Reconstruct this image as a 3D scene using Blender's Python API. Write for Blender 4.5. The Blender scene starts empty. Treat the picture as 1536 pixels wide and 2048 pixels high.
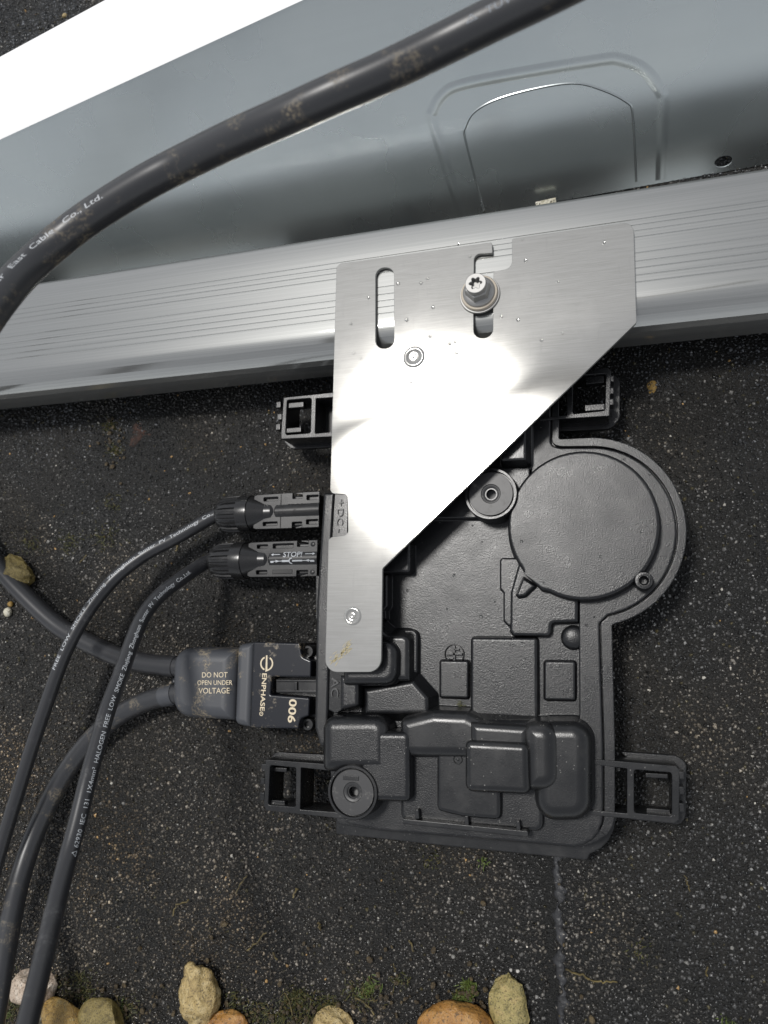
import bpy, bmesh, math, random
import numpy as np
from mathutils import Vector, Matrix

random.seed(7)
rng = np.random.default_rng(11)
S = bpy.context.scene
COL = S.collection
R = math.radians

# ------------------------------------------------------------------ camera
FPX = 1480.0                                   # focal length in pixels of a 1536 x 2048 frame
CX, CY = 768.0, 1024.0
CAM_Z = 0.395                                  # camera height above the roof, metres
_x = Vector((0.958, -0.042, -0.283)).normalized()
_y = Vector((0.018, -0.987, 0.161)); _y = (_y - _x * _y.dot(_x)).normalized()
_n = _x.cross(_y)
CAM = Vector((0, 0, CAM_Z))
cam = bpy.data.cameras.new('camera')
cam.sensor_fit = 'AUTO'; cam.sensor_width = 36.0; cam.lens = FPX / 2048 * 36.0
cam.clip_start = 0.005; cam.clip_end = 200.0
cam.dof.use_dof = True; cam.dof.focus_distance = 0.37; cam.dof.aperture_fstop = 14.0
camo = bpy.data.objects.new('camera', cam); COL.objects.link(camo)
camo.matrix_world = Matrix(((_x[0], -_x[1], -_x[2], 0), (_y[0], -_y[1], -_y[2], 0), (_n[0], -_n[1], -_n[2], CAM_Z), (0, 0, 0, 1)))
S.camera = camo

# ------------------------------------------------------------------ sky, sun, exposure
SUN_DIR = Vector((-0.215, 0.262, 1.0)).normalized()
EL = math.asin(SUN_DIR.z); AZ = math.atan2(SUN_DIR.x, SUN_DIR.y)
w = bpy.data.worlds.new("World"); S.world = w; w.use_nodes = True
nt = w.node_tree; nt.nodes.clear()
sky = nt.nodes.new('ShaderNodeTexSky'); sky.sky_type = 'NISHITA'; sky.sun_disc = False
sky.sun_elevation = EL; sky.sun_rotation = AZ
sky.air_density = 1.0; sky.dust_density = 0.3; sky.ozone_density = 1.0
hs = nt.nodes.new('ShaderNodeHueSaturation'); hs.inputs['Saturation'].default_value = 0.18
bg = nt.nodes.new('ShaderNodeBackground'); bg.inputs['Strength'].default_value = 0.072
wo = nt.nodes.new('ShaderNodeOutputWorld')
nt.links.new(sky.outputs[0], hs.inputs['Color']); nt.links.new(hs.outputs[0], bg.inputs[0]); nt.links.new(bg.outputs[0], wo.inputs[0])
sun = bpy.data.lights.new('sun', 'SUN'); sun.energy = 1.3; sun.angle = R(11); sun.color = (1.0, 0.975, 0.94)
suno = bpy.data.objects.new('sun', sun); COL.objects.link(suno)
suno.rotation_euler = SUN_DIR.to_track_quat('Z', 'Y').to_euler(); suno.location = (0, 0, 3)
S.view_settings.view_transform = 'Standard'; S.view_settings.look = 'None'
S.view_settings.exposure = 1.0; S.view_settings.gamma = 1.0
S.cycles.use_denoising = True
S.cycles.max_bounces = 8

# ------------------------------------------------------------------ geometry helpers
def ray(px, py):
    d = Vector((px - CX, py - CY, FPX))
    return Vector((d.dot(_x), d.dot(_y), d.dot(_n)))
def at(px, py, z):
    d = ray(px, py); return CAM + d * ((z - CAM_Z) / d.z)
def at_depth(px, py, D):
    return CAM + ray(px, py) * (D / FPX)
def at_plane(px, py, p0, n):
    d = ray(px, py); return CAM + d * ((p0 - CAM).dot(n) / d.dot(n))
def depth(P):
    q = P - CAM; return q.x * _x[2] + q.y * _y[2] + q.z * _n[2]
def mpp(P):
    return depth(P) / FPX                        # metres covered by one photo pixel at P
def proj(P):
    q = P - CAM
    v = Vector((q.x * _x[i] + q.y * _y[i] + q.z * _n[i] for i in range(3)))
    return (CX + FPX * v[0] / v[2], CY + FPX * v[1] / v[2])

ROOT = {}
def tag(o, label=None, cat=None, group=None, kind=None):
    if label: o['label'] = label
    if cat: o['category'] = cat
    if group: o['group'] = group
    if kind: o['kind'] = kind
    return o
def thing(name, loc, label, cat, group=None):
    o = bpy.data.objects.new(name, None); COL.objects.link(o); o.location = loc
    o.empty_display_size = 0.01
    ROOT[o.name] = Vector(loc)
    return tag(o, label, cat, group)
def smooth(me, ang=38):
    me.polygons.foreach_set('use_smooth', [True] * len(me.polygons))
    me.set_sharp_from_angle(angle=R(ang))
def obj(name, src, mat, parent=None, base=None, ang=38, sm=True):
    """link a bmesh or mesh given in world coordinates as one mesh object"""
    if isinstance(src, bmesh.types.BMesh):
        bmesh.ops.recalc_face_normals(src, faces=src.faces[:])
        me = bpy.data.meshes.new(name); src.to_mesh(me); src.free()
    else:
        me = src
    o = bpy.data.objects.new(name, me); COL.objects.link(o)
    if mat: me.materials.append(mat)
    if sm: smooth(me, ang)
    if parent is not None:
        loc = ROOT[parent.name]
        o.parent = parent
    else:
        loc = Vector(base) if base is not None else Vector((0, 0, 0))
        o.location = loc
    ROOT[o.name] = loc
    me.transform(Matrix.Translation(-loc))
    return o

def area2(P): return sum(P[i][0] * P[(i + 1) % len(P)][1] - P[(i + 1) % len(P)][0] * P[i][1] for i in range(len(P)))
def inset(P, d):
    n = len(P); out = []
    for i in range(n):
        a, b, c = P[i - 1], P[i], P[(i + 1) % n]
        e1 = Vector((b[0] - a[0], b[1] - a[1])).normalized(); e2 = Vector((c[0] - b[0], c[1] - b[1])).normalized()
        n1 = Vector((e1.y, -e1.x)); n2 = Vector((e2.y, -e2.x))
        k = max(1 + n1.dot(n2), 0.25)
        m = (n1 + n2) / k * d
        out.append((b[0] + m.x, b[1] + m.y))
    return out
def corner_info(P):
    n = len(P); res = []
    for i in range(n):
        a, b, c = P[i - 1], P[i], P[(i + 1) % n]
        e1 = Vector((b[0] - a[0], b[1] - a[1])).normalized(); e2 = Vector((c[0] - b[0], c[1] - b[1])).normalized()
        res.append(math.atan2(e1.x * e2.y - e1.y * e2.x, e1.dot(e2)))
    return res
def fillet(P, radii, turns, seg=6):
    n = len(P); out = []
    for i in range(n):
        t = turns[i]; r = radii[i]; b = Vector(P[i][:2])
        if abs(t) < R(14) or r is None:
            out.append((b.x, b.y)); continue
        a = Vector(P[i - 1][:2]); c = Vector(P[(i + 1) % n][:2])
        e1 = (b - a); e2 = (c - b); l1 = e1.length; l2 = e2.length; e1.normalize(); e2.normalize()
        tl = min(r * math.tan(abs(t) / 2), 0.49 * l1, 0.49 * l2)
        rr = tl / math.tan(abs(t) / 2)
        p1 = b - e1 * tl
        s = 1 if t > 0 else -1
        cen = p1 + Vector((-e1.y, e1.x)) * rr * s
        v = p1 - cen
        for k in range(seg + 1):
            q = Matrix.Rotation(t * k / seg, 2) @ v + cen
            out.append((q.x, q.y))
    return out
def px_poly(pts, z, r_mm):
    out = []
    for p in pts:
        q = at(p[0], p[1], z); out.append((q.x, q.y, (p[2] if len(p) > 2 else r_mm) / 1000.0))
    return out
def block_bm(P, z0, z1, bevel=0.0008, draft=0.0, foot=0.0, M=None, bm=None, seg=6, bottom=False):
    """raised pad: P = [(x, y, radius)] is the base outline; flared foot, sloping wall, rounded shoulder, flat top"""
    if area2(P) < 0: P = P[::-1]
    rad = [p[2] for p in P]; turns = corner_info(P)
    prof = []
    if foot > 0:
        for k in range(4):
            a = k / 4 * math.pi / 2
            prof.append((foot * (1 - math.sin(a)), z0 + foot * (1 - math.cos(a))))
        prof.append((0.0, z0 + foot))
    else:
        prof.append((0.0, z0))
    nb = 7
    for k in range(nb + 1):
        a = k / nb * math.pi / 2
        prof.append((-draft - bevel * (1 - math.cos(a)), z1 - bevel + bevel * math.sin(a)))
    prof.append((-draft - bevel - 0.00025, z1))
    bm = bm or bmesh.new()
    rings = []
    for d, z in prof:
        q = inset(P, d)
        rr = [max(rad[i] + d * (1 if turns[i] > 0 else -1), 0.00015) for i in range(len(P))]
        ring = fillet(q, rr, turns, seg)
        vs = []
        for (x, y) in ring:
            v = Vector((x, y, z))
            vs.append(bm.verts.new(M @ v if M else v))
        rings.append(vs)
    for a, b in zip(rings[:-1], rings[1:]):
        n = len(a)
        for i in range(n):
            bm.faces.new((a[i], a[(i + 1) % n], b[(i + 1) % n], b[i]))
    bm.faces.new(rings[-1])
    if bottom: bm.faces.new(rings[0][::-1])
    return bm
def pad(name, pts, z0, z1, mat, parent, r=1.5, bevel=0.8, draft=0.3, foot=0.35, seg=6, bottom=False, zt=None):
    return obj(name, block_bm(px_poly(pts, z0 if zt is None else zt, r), z0, z1, bevel / 1000, draft / 1000, foot / 1000, seg=seg, bottom=bottom), mat, parent)
def circ_px(cx, cy, r, n=48, a0=0, a1=360, ry=None):
    ry = ry or r
    m = n if a1 - a0 >= 360 else n + 1
    return [(cx + r * math.cos(R(a0 + (a1 - a0) * i / n)), cy + ry * math.sin(R(a0 + (a1 - a0) * i / n))) for i in range(m)]
def lathe_bm(c, prof, n=48, axis='Z', bm=None, cap=False):
    """prof = [(radius, height)] spun round the axis through c"""
    bm = bm or bmesh.new(); rings = []
    for r, h in prof:
        vs = []
        for i in range(n):
            a = 2 * math.pi * i / n
            if axis == 'Z': v = Vector((r * math.cos(a), r * math.sin(a), h))
            else: v = Vector((h, r * math.cos(a), r * math.sin(a)))
            vs.append(bm.verts.new(c + v))
        rings.append(vs)
    for a, b in zip(rings[:-1], rings[1:]):
        for i in range(n): bm.faces.new((a[i], a[(i + 1) % n], b[(i + 1) % n], b[i]))
    if cap:
        bm.faces.new(rings[0][::-1]); bm.faces.new(rings[-1])
    return bm
def plate_mesh(name, outer, holes, z0, z1, bevel=0.0002, M=None):
    """flat plate with holes: outlines are lists of (x, y); made as a filled 2D curve turned into a mesh"""
    cu = bpy.data.curves.new(name, 'CURVE'); cu.dimensions = '2D'; cu.fill_mode = 'BOTH'
    for loop in [outer] + holes:
        sp = cu.splines.new('POLY'); sp.points.add(len(loop) - 1)
        for p, q in zip(sp.points, loop): p.co = (q[0], q[1], 0, 1)
        sp.use_cyclic_u = True
    cu.extrude = (z1 - z0) / 2 - bevel; cu.bevel_depth = bevel; cu.bevel_resolution = 2; cu.offset = -bevel
    o = bpy.data.objects.new(name, cu); COL.objects.link(o)
    dg = bpy.context.evaluated_depsgraph_get()
    me = bpy.data.meshes.new_from_object(o.evaluated_get(dg), depsgraph=dg)
    bpy.data.objects.remove(o); bpy.data.curves.remove(cu)
    me.transform(Matrix.Translation((0, 0, (z0 + z1) / 2)))
    if M: me.transform(M)
    me.name = name; me.materials.clear()
    return me
def rounded(P, seg=6):
    if area2(P) < 0: P = P[::-1]
    return fillet(P, [p[2] for p in P], corner_info(P), seg)
def box_bm(c, sx, sy, sz, bev=0.0, bm=None, M=None):
    P = [(-sx / 2, -sy / 2, bev), (sx / 2, -sy / 2, bev), (sx / 2, sy / 2, bev), (-sx / 2, sy / 2, bev)]
    MM = Matrix.Translation(c) @ (M or Matrix())
    return block_bm(P, -sz / 2, sz / 2, max(bev, 0.0001), M=MM, bm=bm, bottom=True, seg=3)

def spline(P, per=14, it=3):
    Q = [P[0] * 2 - P[1]] + P + [P[-1] * 2 - P[-2]]
    out = []
    for i in range(1, len(Q) - 2):
        a, b, c, d = Q[i - 1:i + 3]
        for k in range(per):
            t = k / per
            out.append(0.5 * ((2 * b) + (c - a) * t + (2 * a - 5 * b + 4 * c - d) * t * t + (3 * b - a - 3 * c + d) * t ** 3))
    out.append(P[-1])
    for _ in range(it * 6):
        out = [out[0]] + [(out[i - 1] + out[i] * 2 + out[i + 1]) / 4 for i in range(1, len(out) - 1)] + [out[-1]]
    return out
class Tube:
    def __init__(self, pts, r):
        self.p = pts; self.r = r
        n = len(pts); self.s = [0.0]; self.fr = []
        for i in range(1, n): self.s.append(self.s[-1] + (pts[i] - pts[i - 1]).length)
        for i in range(n):
            T = (pts[min(i + 1, n - 1)] - pts[max(i - 1, 0)]).normalized()
            V = CAM - pts[i]; V = (V - T * V.dot(T)).normalized()
            self.fr.append((T, V, V.cross(T)))
    def bm(self, n=28, bm=None):
        bm = bm or bmesh.new(); prev = None
        for p, (T, V, L) in zip(self.p, self.fr):
            vs = [bm.verts.new(p + (V * math.cos(2 * math.pi * k / n) + L * math.sin(2 * math.pi * k / n)) * self.r) for k in range(n)]
            if prev:
                for k in range(n): bm.faces.new((prev[k], prev[(k + 1) % n], vs[(k + 1) % n], vs[k]))
            else: bm.faces.new(vs[::-1])
            prev = vs
        bm.faces.new(prev)
        return bm
    def at(self, s):
        import bisect
        i = min(max(bisect.bisect_right(self.s, s) - 1, 0), len(self.s) - 2)
        t = (s - self.s[i]) / max(self.s[i + 1] - self.s[i], 1e-9)
        p = self.p[i].lerp(self.p[i + 1], t)
        f = [self.fr[i][k].lerp(self.fr[i + 1][k], t).normalized() for k in range(3)]
        return p, f
    def near(self, px, py):
        b = min(range(len(self.p)), key=lambda i: (proj(self.p[i])[0] - px) ** 2 + (proj(self.p[i])[1] - py) ** 2)
        return self.s[b]
def text_bm(s, bold=0.0, space=1.0, ext=0.0):
    cu = bpy.data.curves.new('lettering', 'FONT'); cu.body = s; cu.offset = bold; cu.space_character = space; cu.resolution_u = 3
    cu.extrude = ext
    o = bpy.data.objects.new('lettering', cu); COL.objects.link(o)
    dg = bpy.context.evaluated_depsgraph_get()
    me = bpy.data.meshes.new_from_object(o.evaluated_get(dg), depsgraph=dg)
    bpy.data.objects.remove(o); bpy.data.curves.remove(cu)
    bm = bmesh.new(); bm.from_mesh(me); bpy.data.meshes.remove(me)
    return bm
def bounds(bm):
    xs = [v.co.x for v in bm.verts]; ys = [v.co.y for v in bm.verts]
    return min(xs), max(xs), min(ys), max(ys)
CAPH = 0.70
def text_flat(name, s, p0, p1, h, mat, parent, bold=0.0, lift=0.0, ext=0.0, nrm=Vector((0, 0, 1)), slant=0.0):
    """baseline from p0 to p1 (world), capital height h, facing nrm"""
    bm = text_bm(s, bold, ext=ext)
    x0, x1, y0, y1 = bounds(bm)
    X = (p1 - p0); Lw = X.length; X.normalize(); N = nrm.normalized(); Y = N.cross(X)
    for v in bm.verts:
        u = (v.co.x - x0) / (x1 - x0) * Lw; t = v.co.y / CAPH * h
        v.co = p0 + X * (u + slant * t) + Y * t + N * (lift + (v.co.z if ext else 0) / max(ext, 1e-9) * ext)
    return obj(name, bm, mat, parent, sm=False)
def text_tube(name, s, tube, s0, s1, h, phi, mat, parent, bold=0.0, phi1=None):
    bm = text_bm(s, bold)
    x0, x1, y0, y1 = bounds(bm)
    for k in range(1, 6):
        yy = k / 6 * CAPH
        bmesh.ops.bisect_plane(bm, geom=bm.verts[:] + bm.edges[:] + bm.faces[:], plane_co=(0, yy, 0), plane_no=(0, 1, 0))
    r = tube.r * 1.006 + 0.00003
    for v in bm.verts:
        f = (v.co.x - x0) / (x1 - x0)
        p, (T, V, L) = tube.at(s0 + f * (s1 - s0))
        ph = (phi + ((phi1 if phi1 is not None else phi) - phi) * f) + (v.co.y - CAPH / 2) / CAPH * h / r
        v.co = p + (V * math.cos(ph) + L * math.sin(ph)) * r
    return obj(name, bm, mat, parent, sm=False)

# ------------------------------------------------------------------ materials
class NT:
    def __init__(self, name):
        self.m = bpy.data.materials.new(name); self.m.use_nodes = True
        self.t = self.m.node_tree; self.t.nodes.clear()
        self.out = self.n('ShaderNodeOutputMaterial'); self.b = self.n('ShaderNodeBsdfPrincipled')
        self.l(self.b.outputs[0], self.out.inputs[0])
    def n(self, t, **k):
        x = self.t.nodes.new(t)
        for a, v in k.items(): setattr(x, a, v)
        return x
    def l(self, a, b): self.t.links.new(a, b)
    def set(self, **k):
        for a, v in k.items(): self.b.inputs[a.replace('_', ' ')].default_value = v
        return self
    def coord(self, scale=(1, 1, 1)):
        c = self.n('ShaderNodeTexCoord'); mp = self.n('ShaderNodeMapping'); mp.inputs['Scale'].default_value = scale
        self.l(c.outputs['Object'], mp.inputs[0]); return mp.outputs[0]
    def noise(self, scale, detail=2, rough=0.5, co=None, dist=0.0):
        x = self.n('ShaderNodeTexNoise'); x.inputs['Scale'].default_value = scale; x.inputs['Detail'].default_value = detail
        x.inputs['Roughness'].default_value = rough; x.inputs['Distortion'].default_value = dist
        self.l(co or self.coord(), x.inputs['Vector']); return x.outputs[0]
    def ramp(self, f, stops):
        x = self.n('ShaderNodeValToRGB'); e = x.color_ramp.elements
        while len(e) < len(stops): e.new(0.5)
        for k, (p, c) in zip(e, stops): k.position = p; k.color = c if len(c) == 4 else (*c, 1)
        self.l(f, x.inputs[0]); return x.outputs[0]
    def mix(self, f, a, b):
        x = self.n('ShaderNodeMix', data_type='RGBA')
        for v, i in ((f, 0), (a, 6), (b, 7)):
            if hasattr(v, 'links') or isinstance(v, bpy.types.NodeSocket): self.l(v, x.inputs[i])
            else: x.inputs[i].default_value = v if i == 0 else (*v, 1)
        return x.outputs[2]
    def math(self, op, a, b=0.0):
        x = self.n('ShaderNodeMath', operation=op)
        for v, i in ((a, 0), (b, 1)):
            if isinstance(v, bpy.types.NodeSocket): self.l(v, x.inputs[i])
            else: x.inputs[i].default_value = v
        return x.outputs[0]
    def map(self, f, a, b, c=0.0, d=1.0):
        x = self.n('ShaderNodeMapRange')
        self.l(f, x.inputs[0])
        for i, v in zip((1, 2, 3, 4), (c, d, a, b)): x.inputs[i].default_value = v
        return x.outputs[0]
    def bump(self, h, strength, dist, prev=None):
        x = self.n('ShaderNodeBump'); x.inputs['Strength'].default_value = strength; x.inputs['Distance'].default_value = dist
        self.l(h, x.inputs['Height'])
        if prev: self.l(prev, x.inputs['Normal'])
        self.l(x.outputs[0], self.b.inputs['Normal']); return x.outputs[0]
    def col(self, s): self.l(s, self.b.inputs['Base Color']); return self
    def rgh(self, s): self.l(s, self.b.inputs['Roughness']); return self

def plastic(name, base, rough, grain=1500, gs=0.25, dust=0.0, dustcol=(0.33, 0.27, 0.18), dscale=120, dthr=0.6, specks=0.0):
    m = NT(name).set(Roughness=rough)
    m.b.inputs['Base Color'].default_value = (*base, 1)
    if dust > 0:
        a = m.noise(dscale, 6, 0.65); f = m.ramp(a, [(dthr, (0, 0, 0)), (dthr + 0.1, (1, 1, 1))])
        b = m.noise(900, 3, 0.6); f2 = m.ramp(b, [(0.42, (0, 0, 0)), (0.62, (1, 1, 1))])
        k = m.math('MULTIPLY', f, f2); k = m.math('MULTIPLY', k, dust)
        m.col(m.mix(k, base, dustcol))
        m.rgh(m.map(k, rough, 0.85))
    else:
        v = m.noise(60, 4, 0.6); m.rgh(m.map(v, rough - 0.06, rough + 0.06, 0.3, 0.7))
    if gs > 0: m.bump(m.noise(grain, 2, 0.6), gs, 0.0003)
    if specks > 0:
        big = m.map(m.noise(38, 3, 0.6), 0.0, 0.055, 0.35, 0.7)
        vo = m.n('ShaderNodeTexVoronoi'); vo.inputs['Scale'].default_value = 420; m.l(m.coord(), vo.inputs['Vector'])
        sp = m.math('LESS_THAN', vo.outputs['Distance'], m.math('MULTIPLY', big, 4.0 * specks))
        film = m.map(m.noise(55, 6, 0.7), 0.0, 0.10, 0.52, 0.75)
        m.col(m.mix(m.math('MULTIPLY', sp, 0.55), m.mix(film, base, (0.22, 0.21, 0.20)), (0.40, 0.39, 0.36)))
    return m.m
M_CASE = plastic('textured_black_plastic', (0.007, 0.0074, 0.0084), 0.31, 1700, 0.36, specks=0.45)
M_CASE2 = plastic('smooth_black_plastic', (0.009, 0.0094, 0.0102), 0.29, 1900, 0.16, specks=0.6)
M_GROM = plastic('dusty_rubber_plastic', (0.030, 0.030, 0.031), 0.42, 2200, 0.10, dust=0.35, dscale=260, dthr=0.55, dustcol=(0.25, 0.24, 0.22))
M_DC = plastic('satin_black_nylon', (0.013, 0.013, 0.0135), 0.28, 2500, 0.05)
M_BOOT = plastic('dirty_grey_rubber', (0.050, 0.053, 0.060), 0.47, 2200, 0.10, dust=0.8, dscale=70, dthr=0.53)
M_HEAD = plastic('scuffed_gloss_black', (0.012, 0.013, 0.017), 0.22, 2500, 0.03, dust=0.8, dscale=110, dthr=0.57)
M_CABLE = plastic('black_cable_rubber', (0.024, 0.0245, 0.027), 0.34, 2500, 0.05, dust=0.25, dscale=60, dthr=0.56, dustcol=(0.2, 0.2, 0.2))
M_CABLE_D = plastic('muddy_cable_rubber', (0.030, 0.031, 0.034), 0.36, 1800, 0.05, dust=0.45, dscale=70, dthr=0.54)
M_PRINT = NT('white_print').set(Base_Color=(0.48, 0.50, 0.52, 1), Roughness=0.6).m
M_FAINT = NT('worn_print').set(Base_Color=(0.20, 0.22, 0.25, 1), Roughness=0.6).m
M_GOLD = NT('beige_laser_print').set(Base_Color=(0.62, 0.53, 0.38, 1), Roughness=0.6).m
M_RELIEF = NT('moulded_relief').set(Base_Color=(0.045, 0.046, 0.048, 1), Roughness=0.4).m
M_DARKPRINT = NT('dark_relief').set(Base_Color=(0.008, 0.008, 0.008, 1), Roughness=0.5).m
def soft_metal(m, colour, r1, r2, wide, bump=None, haze=0.24):
    """brushed metal: a tight lobe plus a little of a wide one"""
    a = m.n('ShaderNodeBsdfGlossy', distribution='BECKMANN'); b = m.n('ShaderNodeBsdfGlossy', distribution='BECKMANN')
    mx = m.n('ShaderNodeMixShader'); mx.inputs[0].default_value = wide
    for g, r in ((a, r1), (b, r2)):
        m.l(colour, g.inputs['Color'])
        if isinstance(r, bpy.types.NodeSocket): m.l(r, g.inputs['Roughness'])
        else: g.inputs['Roughness'].default_value = r
        if bump: m.l(bump, g.inputs['Normal'])
    m.l(a.outputs[0], mx.inputs[1]); m.l(b.outputs[0], mx.inputs[2])
    df = m.n('ShaderNodeBsdfDiffuse'); m.l(colour, df.inputs['Color']); m2 = m.n('ShaderNodeMixShader'); m2.inputs[0].default_value = haze
    m.l(mx.outputs[0], m2.inputs[1]); m.l(df.outputs[0], m2.inputs[2]); m.l(m2.outputs[0], m.out.inputs[0])
    return m.m
def brushed():
    m = NT('brushed_aluminium')
    st = m.noise(1.0, 3, 0.65, m.coord((70, 3800, 3800)))
    blo = m.noise(22, 6, 0.62)
    sc = m.noise(1.0, 3, 0.6, m.coord((420, 60, 60)))
    c = m.mix(m.map(st, 0, 1, 0.3, 0.7), (0.36, 0.355, 0.335), (0.46, 0.455, 0.435))
    c = m.mix(m.map(blo, 0, 0.35, 0.5, 0.68), c, (0.55, 0.54, 0.51))
    c = m.mix(m.map(sc, 0, 0.25, 0.62, 0.72), c, (0.34, 0.335, 0.32))
    r = m.map(blo, 0.14, 0.155, 0.35, 0.65)
    return soft_metal(m, c, r, 0.30, 0.07, m.bump(st, 0.03, 0.00008), 0.34)
M_ALU = brushed()
def extruded():
    m = NT('extruded_aluminium')
    st = m.noise(1.0, 4, 0.7, m.coord((6, 1400, 1400)))
    sm = m.noise(26, 6, 0.6); wr = m.noise(1.0, 5, 0.65, m.coord((60, 900, 900)))
    c = m.mix(m.map(st, 0, 1, 0.35, 0.65), (0.34, 0.345, 0.335), (0.41, 0.412, 0.40))
    c = m.mix(m.map(wr, 0, 0.06, 0.60, 0.72), c, (0.30, 0.30, 0.29))
    r = m.map(sm, 0.12, 0.145, 0.35, 0.65)
    return soft_metal(m, c, r, 0.36, 0.22, m.bump(st, 0.05, 0.0001), 0.16)
M_RAIL = extruded()
def galv():
    m = NT('coated_sheet_steel').set(Metallic=0.9)
    a = m.noise(900, 2, 0.6); b = m.noise(14, 4, 0.55)
    st = m.noise(1.0, 3, 0.6, m.coord((3, 260, 260)))
    c = m.mix(m.map(b, 0, 1, 0.3, 0.7), (0.43, 0.465, 0.47), (0.50, 0.535, 0.535))
    m.col(m.mix(m.map(st, 0, 0.25, 0.3, 0.7), c, (0.44, 0.47, 0.47)))
    m.rgh(m.map(b, 0.24, 0.31, 0.3, 0.7))
    m.bump(a, 0.06, 0.0002)
    return m.m
M_STEEL = galv()
M_ZINC = NT('zinc_plated_steel').set(Metallic=0.85, Base_Color=(0.36, 0.355, 0.345, 1), Roughness=0.55)
M_ZINC.bump(M_ZINC.noise(900, 3), 0.12, 0.0002); M_ZINC = M_ZINC.m
M_SEAL = NT('tan_sealing_washer').set(Base_Color=(0.42, 0.37, 0.30, 1), Roughness=0.6).m
M_WATER = NT('water').set(Base_Color=(1, 1, 1, 1), Roughness=0.02, IOR=1.33, Transmission_Weight=1.0).m

# ================================================================== SETTING: bitumen roof
SEAM_X = at(1108, 1900, 0).x
LAP_Y = at(300, 1052, 0).y
def roof_h(x, y):
    s = np.clip((x - SEAM_X + 0.004 * np.sin(y * 31) * 0.15 + 0.002) / 0.004, 0, 1); s = s * s * (3 - 2 * s)
    t = np.clip((y - LAP_Y - 0.0008 * np.sin(x * 90) - 0.0006 * np.sin(x * 37 + 1)) / 0.003, 0, 1); t = t * t * (3 - 2 * t)
    und = 0.0005 * np.sin(x * 23 + 1.3) * np.sin(y * 19 + 0.4) + 0.0003 * np.sin(x * 61 + y * 47)
    groove = -0.0016 * np.exp(-((x - SEAM_X + 0.001) / 0.0024) ** 2)
    return und + 0.0016 * s + groove + 0.0011 * t
def bitumen():
    m = NT('wet_bitumen')
    a = m.noise(900, 4, 0.65); b = m.noise(9, 5, 0.6)
    c = m.ramp(a, [(0.35, (0.002, 0.002, 0.002)), (0.7, (0.008, 0.008, 0.007))])
    m.col(m.mix(m.map(b, 0, 0.5, 0.4, 0.7), c, (0.02, 0.017, 0.013)))
    m.set(Roughness=0.38, Specular_IOR_Level=0.3); m.bump(a, 0.9, 0.0010)
    return m.m
M_BIT = bitumen()
gx = np.linspace(-0.62, 0.26, 300); gy = np.linspace(-0.34, 0.80, 360)
X, Y = np.meshgrid(gx, gy); Zg = roof_h(X, Y)
V = np.stack([X.ravel(), Y.ravel(), Zg.ravel()], 1)
nx, ny = len(gx), len(gy)
idx = (np.arange(ny - 1)[:, None] * nx + np.arange(nx - 1)[None]).ravel()
Fq = np.stack([idx, idx + 1, idx + nx + 1, idx + nx], 1)
def np_mesh(name, V, Fc):
    me = bpy.data.meshes.new(name); k = Fc.shape[1]
    me.vertices.add(len(V)); me.vertices.foreach_set('co', V.astype(np.float32).ravel())
    me.loops.add(Fc.size); me.loops.foreach_set('vertex_index', Fc.astype(np.int32).ravel())
    me.polygons.add(len(Fc)); me.polygons.foreach_set('loop_start', np.arange(0, Fc.size, k, dtype=np.int32))
    me.polygons.foreach_set('loop_total', np.full(len(Fc), k, dtype=np.int32))
    me.update(calc_edges=True); me.validate()
    return me
roof = obj('roof', np_mesh('roof', V, Fq), M_BIT, base=(0, 0, 0)); tag(roof, 'black wet bitumen roofing felt under everything', kind='structure')
bm = bmesh.new()
vs = [bm.verts.new(v) for v in ((-12, -12, -0.006), (12, -12, -0.006), (12, 12, -0.006), (-12, 12, -0.006))]; bm.faces.new(vs)
far = obj('roof_surround', bm, M_BIT); tag(far, 'the rest of the black roof beyond the frame', kind='structure')

# mineral granules: jittered little stones
def ico(sub=1):
    b = bmesh.new(); bmesh.ops.create_icosphere(b, subdivisions=sub, radius=1.0)
    v = np.array([q.co[:] for q in b.verts]); f = np.array([[q.index for q in p.verts] for p in b.faces]); b.free(); return v, f
def grain():
    k = 7; a = np.sort(rng.uniform(0, 2 * np.pi, k) * .35 + np.arange(k) / k * 2 * np.pi)
    r = rng.uniform(.8, 1.15, k); rt = r * rng.uniform(.55, .82, k)
    tilt = rng.normal(0, .30, 2)
    lo = np.stack([r * np.cos(a), r * np.sin(a), np.full(k, -.35)], 1)
    x, y = rt * np.cos(a), rt * np.sin(a)
    hi = np.stack([x, y, .62 + x * tilt[0] / .6 + y * tilt[1] / .6 + rng.normal(0, .035, k)], 1)
    c = np.array([[0, 0, .66]])
    return np.concatenate([lo, hi, c])
k7 = np.arange(7); n7 = (k7 + 1) % 7
IF = np.concatenate([np.stack([k7, n7, n7 + 7], 1), np.stack([k7, n7 + 7, k7 + 7], 1), np.stack([k7 + 7, n7 + 7, np.full(7, 14)], 1)])
NV = 60
VARS = np.array([grain() for _ in range(NV)])
SP = 0.00170
ax = np.arange(-0.60, 0.26, SP); ay = np.arange(-0.34, 0.78, SP)
GX, GY = np.meshgrid(ax, ay)
GX = (GX + (np.arange(len(ay)) % 2)[:, None] * SP / 2 + rng.normal(0, SP * 0.33, GX.shape)).ravel()
GY = (GY + rng.normal(0, SP * 0.33, GY.shape)).ravel()
q = np.stack([GX, GY, np.zeros_like(GX) - CAM_Z], 1)
cxv = q @ np.array([_x[0], _y[0], _n[0]]); cyv = q @ np.array([_x[1], _y[1], _n[1]]); czv = q @ np.array([_x[2], _y[2], _n[2]])
PX = CX + FPX * cxv / czv; PY = CY + FPX * cyv / czv
keep = (PX > -260) & (PX < 1800) & (PY > -120) & (PY < 2330)
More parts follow.
